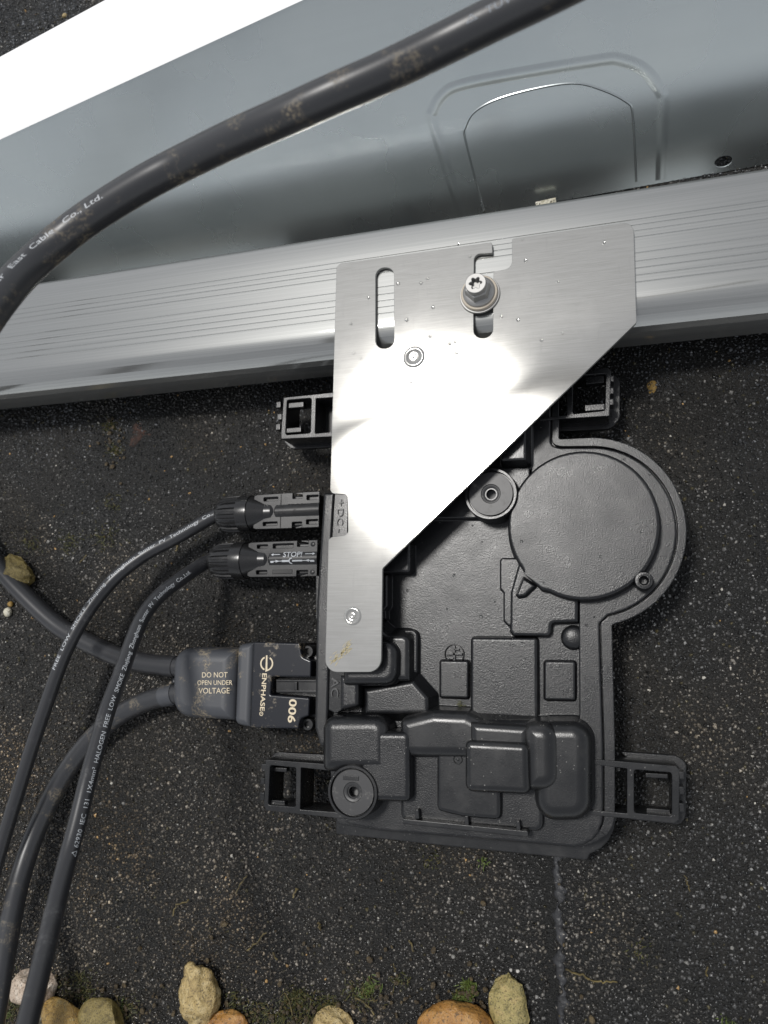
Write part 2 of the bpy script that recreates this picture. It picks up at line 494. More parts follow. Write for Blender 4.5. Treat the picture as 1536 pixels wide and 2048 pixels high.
hid = ((PX > 690) & (PX < 1150) & (PY > 900) & (PY < 1600)) | ((PY > 120 + 0 * PX) & (PY < 400) & (PX < 900))
keep &= ~hid
keep &= ~((np.abs(GX - SEAM_X + 0.0005) < 0.0028) & (rng.random(len(GX)) < 0.8))
GX, GY, PX, PY = GX[keep], GY[keep], PX[keep], PY[keep]
N = len(GX)
var = rng.integers(0, NV, N)
smallzone = ((PY > 860) & (PY < 1050) & (PX < 660)) | ((PX > 1250) & (PY > 680) & (PY < 1250) & (rng.random(N) < 0.3))
sz = np.where(rng.random(N) < .12, rng.uniform(0.0009, 0.0012, N), rng.uniform(0.00046, 0.00094, N)) * np.where(smallzone, 0.85, 1.0)
ang = rng.uniform(0, 2 * np.pi, N)
sx = sz * rng.uniform(0.8, 1.25, N); sy = sz * rng.uniform(0.75, 1.2, N); szz = sz * rng.uniform(0.5, 0.8, N)
L = VARS[var] * np.stack([sx, sy, szz], 1)[:, None, :]
ca, sa = np.cos(ang)[:, None], np.sin(ang)[:, None]
VX = L[:, :, 0] * ca - L[:, :, 1] * sa; VY = L[:, :, 0] * sa + L[:, :, 1] * ca
gz = roof_h(GX, GY) + szz * 0.25 + rng.uniform(-0.0002, 0.0003, N)
GV = np.stack([VX + GX[:, None], VY + GY[:, None], L[:, :, 2] + gz[:, None]], 2).reshape(-1, 3)
GF = (IF[None] + (np.arange(N) * 15)[:, None, None]).reshape(-1, 3)
gm = np_mesh('roof_granules', GV, GF)
u = rng.random(N)
base = np.exp(rng.normal(math.log(0.026), 0.80, N))[:, None] * np.array([1.0, 0.99, 0.97])
warm = np.clip((1200 - PX) / 1200, 0, 1) * np.clip((PY - 1000) / 700, 0, 1)
base = base * (1 + warm[:, None] * np.array([0.35, 0.12, -0.18]))
patch = sum(a_ * np.sin(GX * fx + GY * fy + p_) for a_, fx, fy, p_ in ((.30, 41, 23, .3), (.25, -31, 57, 1.9), (.20, 97, -64, .8), (.15, 140, 151, 2.2)))
silt = np.clip(sum(a_ * np.sin(GX * fx + GY * fy + p_) for a_, fx, fy, p_ in ((.5, 27, 45, 2.1), (.4, -66, 38, .2), (.3, 120, 90, 1.1))), 0, 1)[:, None]
base = base * np.exp(patch * .75)[:, None]
base = base * (1 + silt * np.array([.38, .20, -.06]))
cool = np.clip((1050 - PY) / 300, 0, 1)[:, None]
base = base * (1 - cool * np.array([0.25, 0.2, 0.12]))
wm = (u > 0.982); base[wm] = (rng.uniform(0.06, 0.20, wm.sum())[:, None] * np.array([1.0, 0.97, 0.90]))
wm = (u > 0.9955); base[wm] = (rng.uniform(0.25, 0.5, wm.sum())[:, None] * np.array([1.0, 0.95, 0.84]))
wm = (u > 0.9978); base[wm] = (rng.uniform(0.25, 0.45, wm.sum())[:, None] * np.array([1.0, 0.62, 0.25]))
wm = (u < 0.02); base[wm] = (rng.uniform(0.03, 0.07, wm.sum())[:, None] * np.array([1.0, 0.85, 0.40]))
colr = np.concatenate([base, np.ones((N, 1))], 1)
ca_ = gm.color_attributes.new('tint', 'FLOAT_COLOR', 'POINT')
ca_.data.foreach_set('color', np.repeat(colr, 15, 0).astype(np.float32).ravel())
m = NT('wet_mineral_granules'); va = m.n('ShaderNodeVertexColor', layer_name='tint'); m.col(va.outputs[0])
m.set(Roughness=0.17, IOR=1.5)
gran = obj('roof_granules', gm, m.m, base=(0, 0, 0), sm=False); tag(gran, 'wet dark mineral granules of the roofing felt', kind='stuff')

# bitumen bead squeezed out along the seam
bm = bmesh.new(); pr = None
y0, y1 = at(1110, 2100, 0).y, at(1110, 1650, 0).y
for i in range(141):
    yy = y0 + (y1 - y0) * i / 140
    wd = 0.0020 + 0.0014 * math.sin(i * 0.37) * math.sin(i * 0.11 + 1) + random.uniform(-.0003, .0003)
    xo = SEAM_X + 0.0030 + 0.0009 * math.sin(i * 0.21) + 0.0006 * math.sin(i * 0.9)
    vs = []
    for k in range(9):
        a = math.pi * k / 8
        xx = xo + wd * math.cos(a)
        vs.append(bm.verts.new((xx, yy, float(roof_h(np.array(xx), np.array(yy))) + 0.0001 + 0.0008 * math.sin(a) * (0.8 + 0.4 * random.random()))))
    if pr:
        for k in range(8): bm.faces.new((pr[k], pr[k + 1], vs[k + 1], vs[k]))
    pr = vs
mb = NT('weathered_bitumen_bead'); mb.col(mb.ramp(mb.noise(160, 4, .65), [(.4, (.008, .008, .009)), (.75, (.05, .051, .055))])); mb.set(Roughness=.42); mb.bump(mb.noise(700, 3), .6, .0006)
o = obj('roof_seam_bead', bm, mb.m, base=(SEAM_X, y0, 0)); tag(o, 'grey bitumen bead along the felt seam', kind='structure')

# ================================================================== rail
RZ = 0.050
YB = at(100, 568, RZ).y
rr = 0.0165; RB0 = 0.022
YF = at(100, 807, RB0 + 0.004).y + rr
prof = [(YB + 0.003, RB0), (YB + 0.003, RZ - 0.004)]
for k in range(7):
    a = k / 6 * math.pi / 2; prof.append((YB + 0.003 * math.cos(a), RZ - 0.003 + 0.003 * math.sin(a)))
gl = []
for p in (610, 619, 628, 638, 663, 676, 687, 698, 709, 726): gl.append(at(100, p, RZ).y)
for gyy in [g for g in gl if g > YF + 0.0008]:
    prof += [(gyy + 0.00032, RZ), (gyy + 0.00012, RZ - 0.00022), (gyy - 0.00012, RZ - 0.00022), (gyy - 0.00032, RZ)]
prof.append((YF, RZ))
for k in range(1, 15):
    a = k / 14 * math.pi / 2
    rk = rr + (0.00010 if k in (4, 6, 9, 11) else 0.0)
    prof.append((YF - rk * math.sin(a), RZ - rr + rk * math.cos(a)))
for k in range(1, 6):
    prof.append((YF - rr + (0.00012 if k % 2 else 0), RZ - rr - (RZ - rr - RB0 - .002) * k / 5))
prof += [(YF - rr + .0006, RB0 + .0006), (YF - rr + .002, RB0)]
bm = bmesh.new(); rings = []
for xx in np.linspace(-0.50, 0.34, 12):
    rings.append([bm.verts.new((xx, y, z)) for y, z in prof])
for a, b in zip(rings[:-1], rings[1:]):
    for i in range(len(prof)): bm.faces.new((a[i], a[(i + 1) % len(prof)], b[(i + 1) % len(prof)], b[i]))
bm.faces.new(rings[0]); bm.faces.new(rings[-1][::-1])
rail = obj('mounting_rail', bm, M_RAIL, base=(0, (YB + YF) / 2, 0), ang=12)
for xx in (-.43, -.15, .12, .31):
    obj('rubber_foot', box_bm(Vector((xx, (YB + YF) / 2, RB0 / 2)), .09, .030, RB0 - .0004, .003), M_CASE2, rail)
tag(rail, 'long grooved aluminium rail crossing the roof under the bracket', 'rail')

# ================================================================== sheet steel deflector
BETA = R(58)
P0 = at(1235, 382, 0.003)
U = at(1536, 330, 0.003) - at(933, 437, 0.003); U.z = 0; U.normalize()
UB = Vector((-U.y, U.x, 0))                        # horizontal direction up-slope
NS = UB * -math.sin(BETA) + Vector((0, 0, math.cos(BETA))); W = NS.cross(U)
MS = Matrix(((U.x, W.x, NS.x, P0.x), (U.y, W.y, NS.y, P0.y), (U.z, W.z, NS.z, P0.z), (0, 0, 0, 1)))
def on_sheet(px, py, lift=0.0):
    v = at_plane(px, py, P0 + NS * lift, NS) - P0
    return (v.dot(U), v.dot(W))
ridge = [on_sheet(0, 279), on_sheet(612, -3)]
sl = (ridge[1][1] - ridge[0][1]) / (ridge[1][0] - ridge[0][0])
def ridge_w(u_): return ridge[0][1] + sl * (u_ - ridge[0][0])
UL, UR = -0.52, 0.34
outer = [(UL, 0.0), (UR, 0.0), (UR, ridge_w(UR)), (UL, ridge_w(UL))]
hc = on_sheet(1447, 323); hole = [(hc[0] + 0.0043 * math.cos(t), hc[1] + 0.0029 * math.sin(t)) for t in np.linspace(0, 2 * math.pi, 25)[:-1]]
defl = thing('wind_deflector', P0, 'grey sheet steel deflector with a stamped arch behind the rail', 'deflector')
sh = obj('sheet', plate_mesh('sheet', outer, [hole], -0.0012, 0.0, 0.0002, MS), M_STEEL, defl, ang=30)
arch = [(937, 470), (868, 255), (866, 225), (885, 190), (940, 165), (1190, 122), (1240, 120), (1290, 140), (1322, 185), (1326, 215), (1322, 372)]
def bead(name, pts, w_, h_, lift=0.0):
    """pressed bead following a line on the sheet"""
    P_ = spline([Vector((*on_sheet(*p), 0)) for p in pts], 12, 2); bm = bmesh.new(); prev = None
    for i_, p in enumerate(P_):
        t_ = (P_[min(i_ + 1, len(P_) - 1)] - P_[max(i_ - 1, 0)]).normalized(); n_ = Vector((-t_.y, t_.x, 0))
        if p.y < 0.0006: prev = None; continue
        vs = [bm.verts.new(MS @ (p + n_ * (w_ * f) + Vector((0, 0, lift + h_ * (.5 + .5 * math.cos(math.pi * f)) - .00003)))) for f in np.linspace(-1, 1, 11)]
        if prev:
            for a_ in range(10): bm.faces.new((prev[a_], prev[a_ + 1], vs[a_ + 1], vs[a_]))
        prev = vs
    return obj(name, bm, M_STEEL, defl, ang=60)
bead('stamped_arch', arch, .0036, .0004)
arch2 = [(980, 470), (932, 285), (931, 255), (950, 222), (1012, 192), (1135, 166), (1200, 178), (1255, 205), (1266, 235), (1273, 375)]
bead('knockout_line', arch2, .0007, .00055)
# folded top flange
def sp3(uw): return MS @ Vector((uw[0], uw[1], 0))
ra, rb = sp3((UL, ridge_w(UL))), sp3((UR, ridge_w(UR)))
rd = (rb - ra).normalized()
mid = at_plane(300, 140, P0, NS)
vw = (CAM - at_plane(200, 110, P0, NS)).normalized()
nf = (vw + SUN_DIR).normalized(); nf = (nf - rd * nf.dot(rd)).normalized()
fd = nf.cross(rd)
if fd.y < 0: fd = -fd
qa, qb = at_plane(0, 112, ra, nf), at_plane(203, 2, ra, nf)
wa, wb = (qa - ra).dot(fd), (qb - ra).dot(fd); ta, tb = (qa - ra).dot(rd), (qb - ra).dot(rd)
def fw(t): return wa + (wb - wa) * (t - ta) / (tb - ta)
Lr = (rb - ra).length
bm = bmesh.new(); prev = None
for k in range(2):
    t = 0 if k == 0 else Lr
    wd = max(fw(t), 0.005)
    row = []
    for j in range(6):                                  # bend of 1.2 mm radius, then flat, then a small down-turned hem
        a = j / 5
        row.append(ra + rd * t + (NS * (1 - a) + nf * a).normalized() * 0.0005 + fd * (0.0008 * a))
    row.append(ra + rd * t + nf * 0.0005 + fd * (wd - 0.001)); row.append(ra + rd * t + fd * wd - nf * 0.0005); row.append(ra + rd * t + fd * wd - nf * 0.006)
    vs = [bm.verts.new(p) for p in row]
    if prev:
        for i in range(len(vs) - 1): bm.faces.new((prev[i], prev[i + 1], vs[i + 1], vs[i]))
    prev = vs
MFL = NT('white_coated_fold').set(Base_Color=(0.86, 0.86, 0.85, 1), Roughness=0.33); MFL.bump(MFL.noise(700, 2), .04, .0002)
obj('top_flange', bm, MFL.m, defl)

# ================================================================== bracket plate
BZ0, BZ1 = RZ + 0.0006, RZ + 0.0026
bpx = [(673, 528, 3), (984, 484, 1.2), (985, 506, .6), (948, 508, 3), (947, 620, 0), (947, 676, 4.7), (986, 676, 4.7), (986, 620, 0),
       (987, 543, .8), (1024, 536, 4), (1024, 477, 1.2), (1267, 443, 5), (1273, 645, 1.8), (765, 1137, 1.8), (762, 1344, 6.5), (650, 1344, 6.0),
       (657, 1075, 2.4), (696, 1070, 2.4), (695, 989, 2.4), (660, 987, 2.8)]
OUT = []
for x, y, r in bpx:
    p = at(x, y, BZ1); OUT.append((p.x, p.y, r / 1000))
def slot(x0, x1, y0, y1, z):
    a, b, c, d = at(x0, y0, z), at(x1, y0, z), at(x1, y1, z), at(x0, y1, z)
    r = (b - a).length * 0.499
    return rounded([(p.x, p.y, r) for p in (a, b, c, d)], 10)
bc = thing('mounting_bracket', at(960, 800, BZ0), 'flat brushed aluminium bracket plate bolted over the rail', 'bracket')
plate = obj('plate', plate_mesh('plate', rounded(OUT, 8), [slot(751, 788, 535, 697, BZ1)], BZ0, BZ1, 0.00022), M_ALU, bc, ang=30)
for (x, y, r, halo) in ((828, 714, 18, 26), (705, 1232, 15, 17)):
    P = at(x, y, BZ1); k = mpp(P) ; P.z = 0
    z = BZ1
    prof = [(r * k * 1.25, z + 0.00005), (r * k * 1.05, z + .0006), (r * k * .92, z + .0006), (r * k * .78, z - .0001 + .0004), (r * k * .70, z + 0.00012), (r * k * .42, z + .00012), (r * k * .40, z + .0005), (r * k * .2, z + .0006), (0.00002, z + .00045)]
    obj('rivet', lathe_bm(P, prof, 32), M_ALU, bc, ang=50)
def droplets(name, pts, zf, rpx, parent):
    bm = bmesh.new()
    for p in pts:
        z = zf(p) if callable(zf) else zf
        P = at(p[0], p[1], z); r = rpx * random.uniform(0.6, 1.25) * mpp(P); P.z = 0
        lathe_bm(P, [(r, z + 0.00002), (r * .95, z + r * .28), (r * .75, z + r * .52), (r * .4, z + r * .68), (r * .02, z + r * .74)], 12, bm=bm)
    return tag(obj(name, bm, M_WATER, parent), kind='stuff')
dpx = [(932, 130), (946, 222), (387, 323), (487, 321), (517, 302), (258, 385), (966, 370), (424, 482), (180, 500), (840, 467), (913, 482), (540, 427), (193, 628), (222, 652), (527, 555), (583, 603), (613, 587), (636, 579), (644, 628), (394, 756), (444, 756), (516, 726), (607, 722), (766, 719), (490, 820), (1016, 571), (1108, 540), (1090, 315), (818, 836), (652, 152), (702, 205), (1290, 143)]
droplets('water_droplets', [(620 + a / 2.194, 420 + b / 2.194) for a, b in dpx], BZ1, 3.4, bc)
# muddy scratch near the foot of the plate
bm = bmesh.new()
for i in range(70):
    t = random.random(); x = 664 + 36 * t + random.gauss(0, 3); y = 1326 - 36 * t + random.gauss(0, 5)
    P = at(x, y, BZ1 + .00006); l = random.uniform(.0004, .0022); a = R(42 + random.gauss(0, 14)); wd = random.uniform(.00008, .0002)
    d = Vector((math.cos(a), math.sin(a), 0)); e = Vector((-d.y, d.x, 0))
    bm.faces.new([bm.verts.new(P + d * l * s + e * wd * t2) for s, t2 in ((-1, -.4), (0, -1), (1, -.3), (0, 1))])
M_MUD = NT('dried_mud').set(Base_Color=(0.42, 0.35, 0.19, 1), Roughness=.8).m
tag(obj('mud_smear', bm, M_MUD, bc, sm=False), kind='stuff')

# ------------------------------------------------------------------ bolt
BP = at(960, 590, BZ1); kb = mpp(BP); BP.z = BZ1
bolt = thing('hex_bolt', BP, 'grey flanged hex bolt with star socket holding the bracket', 'bolt')
B0 = Vector((BP.x, BP.y, BZ1))
obj('washer', lathe_bm(B0, [(39.5 * kb, 0.0), (40.5 * kb, .0006), (39.5 * kb, .0013), (33 * kb, .0016), (20 * kb, .0016)], 56), M_ZINC, bolt)
obj('seal_ring', lathe_bm(B0, [(36.5 * kb, .0014), (37 * kb, .0024), (35.5 * kb, .0032), (28 * kb, .0034)], 56), M_SEAL, bolt)
obj('bolt_flange', lathe_bm(B0, [(31.5 * kb, .0032), (32 * kb, .0038), (31 * kb, .0044), (25 * kb, .0056), (15 * kb, .0060)], 56), M_ZINC, bolt)
hexp = [(B0.x + 27 * kb * math.cos(R(60 * i + 14)), B0.y + 27 * kb * math.sin(R(60 * i + 14)), .0004) for i in range(6)]
obj('hex_head', block_bm(hexp, BZ1 + .005, BZ1 + .0100, .0010, 0.0004), M_ZINC, bolt)
star = []
for i in range(60):
    a = 2 * math.pi * i / 60; rs = kb * (10.3 + 2.3 * math.cos(6 * a)); star.append((B0.x + rs * math.cos(a), B0.y + rs * math.sin(a)))
disc = [(B0.x + 20.5 * kb * math.cos(2 * math.pi * i / 48), B0.y + 20.5 * kb * math.sin(2 * math.pi * i / 48)) for i in range(48)]
obj('socket', plate_mesh('socket', disc, [star], BZ1 + .0098, BZ1 + .0132, .0003), M_ZINC, bolt)

# ================================================================== micro-inverter
ZR, ZM, ZL, ZC = 0.0300, 0.0332, 0.0362, 0.0408
inv = thing('microinverter', at(950, 1300, 0.012), 'black moulded microinverter with round cover lying on the roof', 'inverter')
CCX, CCY = 1184.5, 1064.0
arc_out = circ_px(CCX, CCY, 189, 40, -90, 76)
main = [(680, 800, 3), (1105, 775, 2), (1118, 800, 1), (1118, 880, 1)] + [(x, y, 0) for x, y in arc_out] + [(1224, 1251, 1), (1229, 1490), (1229, 1632), (1224, 1652), (1212, 1671), (1194, 1684), (1172, 1692), (1148, 1695), (940, 1677), (760, 1662), (672, 1648, 4), (655, 1500), (664, 1080), (668, 985)]
pad('housing', main, 0.012, ZR, M_CASE, inv, r=1.5, bevel=.6, draft=0, foot=0, zt=ZR, seg=10)
skirt = [(1231, 1600, 2), (1231, 1640, 0), (1227, 1660, 0), (1217, 1681, 0), (1203, 1696, 0), (1186, 1705, 0), (1180, 1707, .5), (1174, 1720, 1), (940, 1697, 0), (672, 1668, 1), (672, 1640, 1), (700, 1600, 1)]
pad('skirt', skirt, 0.009, 0.0165, M_CASE2, inv, r=1.5, bevel=.5, draft=0, foot=0, bottom=True, zt=.0165, seg=10)
# outer rim strip, then a hairline gap, then the inner rim
arc_in = circ_px(CCX, CCY, 171.5, 40, -88, 79)[::-1]
pad('outer_rim', [(1104, 800, .5), (1118, 800, .5), (1118, 878, 1)] + [(x, y, 0) for x, y in arc_out] + [(1224, 1250, 1), (1230, 1490, .5), (1230, 1632, 0), (1225, 1653, 0), (1213, 1672, .5), (1199, 1662, .5), (1206, 1648, 0), (1209, 1630, 0), (1208.5, 1490, 0), (1202, 1245, 2)]
    + [(x, y, 0) for x, y in arc_in] + [(1122, 893, 3), (1104, 888, 4)], ZR - .001, ZM, M_CASE, inv, r=1, bevel=.35, draft=0, foot=0, zt=ZM, seg=10)
arc_in2 = circ_px(CCX, CCY, 169.5, 40, -88, 79)
pad('inner_rim', [(1061, 800, .5), (1102, 800, .5), (1102, 890, 4), (1121, 895, 3)] + [(x, y, 0) for x, y in arc_in2] + [(1199.5, 1247, 2), (1207, 1490, 0), (1207, 1632, 0), (1204, 1648, 0), (1196, 1666, 0), (1183, 1681, 0), (1167, 1690, 0), (1148, 1694, 0), (940, 1676, 0), (760, 1661, 0), (690, 1648, 3), (690, 1560, 1), (1150, 1560, 1),
    (1158, 1425, .5), (1157, 1180, .5), (1110, 1120, 2), (1061, 950, 2)], ZR - .001, ZM, M_CASE, inv, r=1, bevel=.9, draft=.1, foot=0, zt=ZM, seg=10)
pad('upper_ledge', [(690, 860, .5), (1063, 850, .5), (1063, 960, 1), (1025, 1040, 1), (690, 1041, 1)], ZR, ZM + .0004, M_CASE, inv, bevel=.8, draft=.4, foot=.5)
# side lip with the cable sockets
pad('side_lip', [(646, 985, 1), (670, 984, 1), (664, 1080, 0), (659, 1340, 0), (655, 1485, 3), (641, 1500, 2), (628, 1455, 2), (632, 1200, 0)], 0.010, ZL, M_CASE, inv, bevel=1.6, draft=.2, foot=0, bottom=True, zt=ZL)
pad('side_tab', [(630, 1150, .5), (640, 1150, .5), (640, 1240, .5), (630, 1240, .5)], 0.010, ZL - .006, M_CASE, inv, bevel=.5, zt=ZL - .006)
pad('label_panel', [(664, 985, 1), (697, 985, 1), (690, 1345, .5), (688, 1418, 2), (672, 1428, 2), (656, 1420, .5)], ZR - .0005, .0350, M_CASE2, inv, bevel=.5, draft=.1, foot=.2, zt=.035)

RB = 'raised_block'
pad(RB, [(1003, 858, 1), (1061, 850, 1), (1061, 934, 1.5), (1003, 936, 2.5)], ZM, .0445, M_CASE2, inv, r=1, bevel=1.2, draft=1.0, foot=1.6)
pad(RB, [(720, 1050, 1), (817, 1088, .6), (831, 1087, 1.4), (831, 1150, 2.4), (720, 1152, 2)], ZR, .0385, M_CASE, inv, bevel=1.6, draft=.5)
pad(RB, [(700, 1140, 1), (784, 1150, 1), (784, 1214, 2), (776, 1224, 1), (700, 1224, 1)], ZR, .0365, M_CASE, inv, bevel=1.2, draft=.5)
pad(RB, [(770, 1210, 1), (776, 1210, 1), (779, 1240, 1), (770, 1240, 1)], ZR, .0345, M_CASE, inv, bevel=.6)
# lower left group
pad(RB, [(700, 1225, 1), (763, 1233, 2.5), (790, 1257, 2.5), (840, 1257, 7), (840, 1372, 3), (700, 1375, 1)], ZR, .0392, M_CASE2, inv, bevel=2.7, draft=3.0, foot=.6)
pad(RB, [(812, 1259, .5), (840, 1259, 6), (839, 1346, .5), (829, 1346, .5), (829, 1269, 4), (812, 1269, .5)], ZR, .0343, M_CASE, inv, bevel=1.0, draft=.1)
pad(RB, [(695, 1278, 2), (806, 1279, 7), (804, 1370, 7), (695, 1370, 2)], .036, .0455, M_CASE, inv, bevel=3.9, draft=.4)
pad(RB, [(725, 1366, 1), (838, 1345, 2), (876, 1388, 2), (878, 1440, 1), (725, 1440, 1)], ZR, .0372, M_CASE, inv, bevel=2.2, draft=3.2, foot=.6)
pad(RB, [(690, 1345, 1), (733, 1348, 3.4), (733, 1413, 3.0), (690, 1423, 1)], ZR, .0405, M_CASE, inv, bevel=2.2, draft=.9)
pad(RB, [(661, 1426, 7), (793, 1424, 8), (795, 1536, 3), (661, 1538, 4)], ZR, .0455, M_CASE, inv, bevel=6.0, draft=.4, foot=.5, seg=10)
pad(RB, [(748, 1455, 2), (837, 1455, 3.6), (837, 1594, 3.2), (750, 1591, 2), (757, 1562, 3), (738, 1535, 3), (735, 1520, 2)], ZR, .0450, M_CASE, inv, bevel=2.8, draft=.4, foot=.5)
# lower right group
pad('ledge', [(806, 1470, 1), (1090, 1470, 1), (1090, 1658, 4), (808, 1634, 3)], ZR, .0372, M_CASE, inv, bevel=1.8, draft=.3)
pad(RB, [(808, 1428, 5), (876, 1411, 2), (945, 1414, 2), (975, 1429, 2), (1090, 1431, 1), (1090, 1515, 2), (808, 1512, 2)], ZR, .0440, M_CASE2, inv, bevel=5.3, draft=1.0, foot=.5)
pad(RB, [(935, 1424, 3), (1078, 1432, 3), (1078, 1560, 2), (935, 1560, 2)], .034, .0463, M_CASE2, inv, bevel=3.6, draft=3.2, foot=.5)
pad(RB, [(936, 1473, 3.2), (1064, 1479, 3.8), (1067, 1583, 3.6), (936, 1577, 3.8)], .0385, .0492, M_CASE2, inv, bevel=3.3, draft=.3)
pad(RB, [(1046, 1432, 6), (1127, 1432, 9), (1129, 1576, 9), (1050, 1576, 5)], .032, .0484, M_CASE2, inv, bevel=6.9, draft=.9, foot=.4, seg=10)
pad(RB, [(1068, 1431, 4), (1192, 1430, 10), (1193, 1634, 11), (1068, 1638, 10)], ZR, .0458, M_CASE2, inv, bevel=6.7, draft=1.4, foot=.6, seg=10)
pad(RB, [(876, 1487, 2), (1006, 1489, 2), (1006, 1638, 3.2), (930, 1632, 2), (876, 1619, 3.2)], .0365, .0412, M_CASE2, inv, bevel=2.0, draft=.4)
P = at(916, 1519, .0412); k = mpp(P); P.z = 0
obj('moulding_mark', lathe_bm(P, [(9.6 * k, .0410), (9.4 * k, .0414), (8.6 * k, .04155), (7.8 * k, .0414), (7.5 * k, .0410)], 28), M_CASE2, inv)
obj('moulding_mark', lathe_bm(P, [(3.2 * k, .0410), (3.0 * k, .0414), (1.5 * k, .0416), (.05 * k, .0416)], 20), M_CASE2, inv)
pad('bar', [(813, 1630, .5), (1060, 1654, .8), (1060, 1667, .8), (813, 1641, .5)], .034, .0412, M_CASE2, inv, bevel=.35, draft=.1)
for x, y in ((839, 1624), (937, 1637), (1039, 1647)):
    pad('rib', [(x - 4, y - 10, .5), (x + 3, y - 10, .5), (x + 5, y + 10, .5), (x - 5, y + 10, .5)], .036, .0408, M_CASE2, inv, bevel=.3, draft=.1)
# recess blocks
pad(RB, [(943, 1273, 2), (1078, 1274, 2), (1079, 1440, 1), (943, 1440, 1)], ZR, .0346, M_CASE, inv, bevel=1.5, draft=.4)
pad(RB, [(880, 1319, 1.6), (941, 1320, 1.6), (940, 1398, 1.6), (880, 1396, 1.6)], ZR, .0326, M_CASE, inv, bevel=1.1, draft=.3)
pad(RB, [(1088, 1320, 1.6), (1153, 1321, 1.6), (1153, 1402, 1.6), (1088, 1401, 1.6)], ZR, .0328, M_CASE, inv, bevel=1.1, draft=.3)
pad(RB, [(1001, 1117, 1.5), (1060, 1117, 1), (1060, 1254, 1), (1018, 1253, 1.8), (1008, 1242, 1), (1008, 1186, 1), (1001, 1179, 1)], ZR, .0322, M_CASE, inv, bevel=.7, draft=.2)
pad(RB, [(1022, 1186, 1.3), (1046, 1100, .5), (1159, 1120, .5), (1158, 1246, 1), (1106, 1248, 1.4), (1105, 1266, 1.6), (1098, 1274, 1.6), (1029, 1273, 1.8), (1021, 1264, 1.6)], ZR, .0352, M_CASE, inv, bevel=1.5, draft=.3)
pad(RB, [(1046, 1150, 1), (1080, 1172, 1), (1054, 1197, 1.2), (1038, 1200, 1.2), (1030, 1191, 1.2)], .034, .0388, M_CASE, inv, bevel=1.0, draft=1.2)
P = at(1147, 1275, ZR); k = mpp(P); P.z = 0
obj('dome', lathe_bm(P, [(25 * k, ZR), (24.6 * k, ZR + .0006), (23.4 * k, ZR + .0014), (20.5 * k, ZR + .0023), (16 * k, ZR + .0029), (9 * k, ZR + .0032), (.02 * k, ZR + .0033)], 40), M_CASE, inv)
# crossed vent plug
P = at(909, 1308, ZR); k = mpp(P); P.z = 0
vp = obj('vent_plug', lathe_bm(P, [(20 * k, ZR), (20 * k, ZR + .0011), (18.4 * k, ZR + .0012), (17.8 * k, ZR - .0001), (.01 * k, ZR + .00005)], 40), M_DARKPRINT, inv)
for (dx, dy, a, b) in ((0, 0, 33, 5), (0, 0, 5, 33), (5, -9, 11, 3), (-5, 9, 11, 3)):
    obj('cross_bar', box_bm(P + Vector((dx * k, -dy * k, ZR + .0009)), a * k, b * k, .0008, .0001), M_CASE2, vp)
# round cover with a flattened corner
cov = circ_px(1169.5, 1055.5, 153, 54, -222, 118, ry=150)
cov = [(x, y, 0) for x, y in cov] + [(1083, 1185, 2), (1044, 1142, 4)]
co = obj('round_cover', block_bm(px_poly(cov, ZM, 1), ZR, ZC, .0016, .0008, .0006), M_CASE, inv)
P = at(1288, 1161, .0415); k = mpp(P); P.z = 0
obj('screw_boss', lathe_bm(P, [(20 * k, ZR), (19.5 * k, .0335), (18 * k, .0405), (16.5 * k, .0414), (12.5 * k, .0415), (11.5 * k, .0410), (10 * k, .0410), (8.5 * k, .0405), (6.8 * k, .0398), (6.2 * k, .036), (.01, .036)][:-1] + [(.01 * k, .036)], 40), M_CASE, inv)
# rubber-dusted grommets
for (x, y, zt) in ((981, 987, .0432), (704.5, 1585, .0462)):
    P = at(x, y, zt); k = mpp(P); P.z = 0
    g = obj('grommet', lathe_bm(P, [(55 * k, ZR), (53 * k, zt - .0008), (51.5 * k, zt), (47.2 * k, zt), (46.6 * k, zt - .0004), (46.4 * k, zt - .0020), (10 * k, zt - .0020)], 64), M_CASE2, inv)
    obj('grommet_disc', lathe_bm(P, [(44.6 * k, zt - .0021), (44.4 * k, zt - .0010), (43.6 * k, zt - .0006), (20 * k, zt - .0006), (18.5 * k, zt - .0011), (15 * k, zt - .0012), (13 * k, zt - .0015), (12 * k, zt - .0024), (11.4 * k, zt - .0070), (.01 * k, zt - .0074)], 56), M_GROM, g)
P = at(702, 1556, .0456)
obj('maker_plate', box_bm(P + Vector((0, 0, .0002)), .0078, .0020, .0003, .00008), M_CASE2, inv)
# moulded lettering on the case
ml = M_CASE
for w_, (xa, ya), (xb, yb), h_ in (('+', (677, 999), (676.5, 1012), 13), ('DC', (675.5, 1018), (674, 1051), 13), ('-', (674, 1058), (673.5, 1065), 13), ('AC', (664, 1356), (663, 1393), 15)):
    text_flat('lettering', w_, at(xa, ya, .0351), at(xb, yb, .0351), h_ * mpp(at(680, 1030, .035)), M_RELIEF, inv, bold=.0, ext=.0006, lift=.0001)

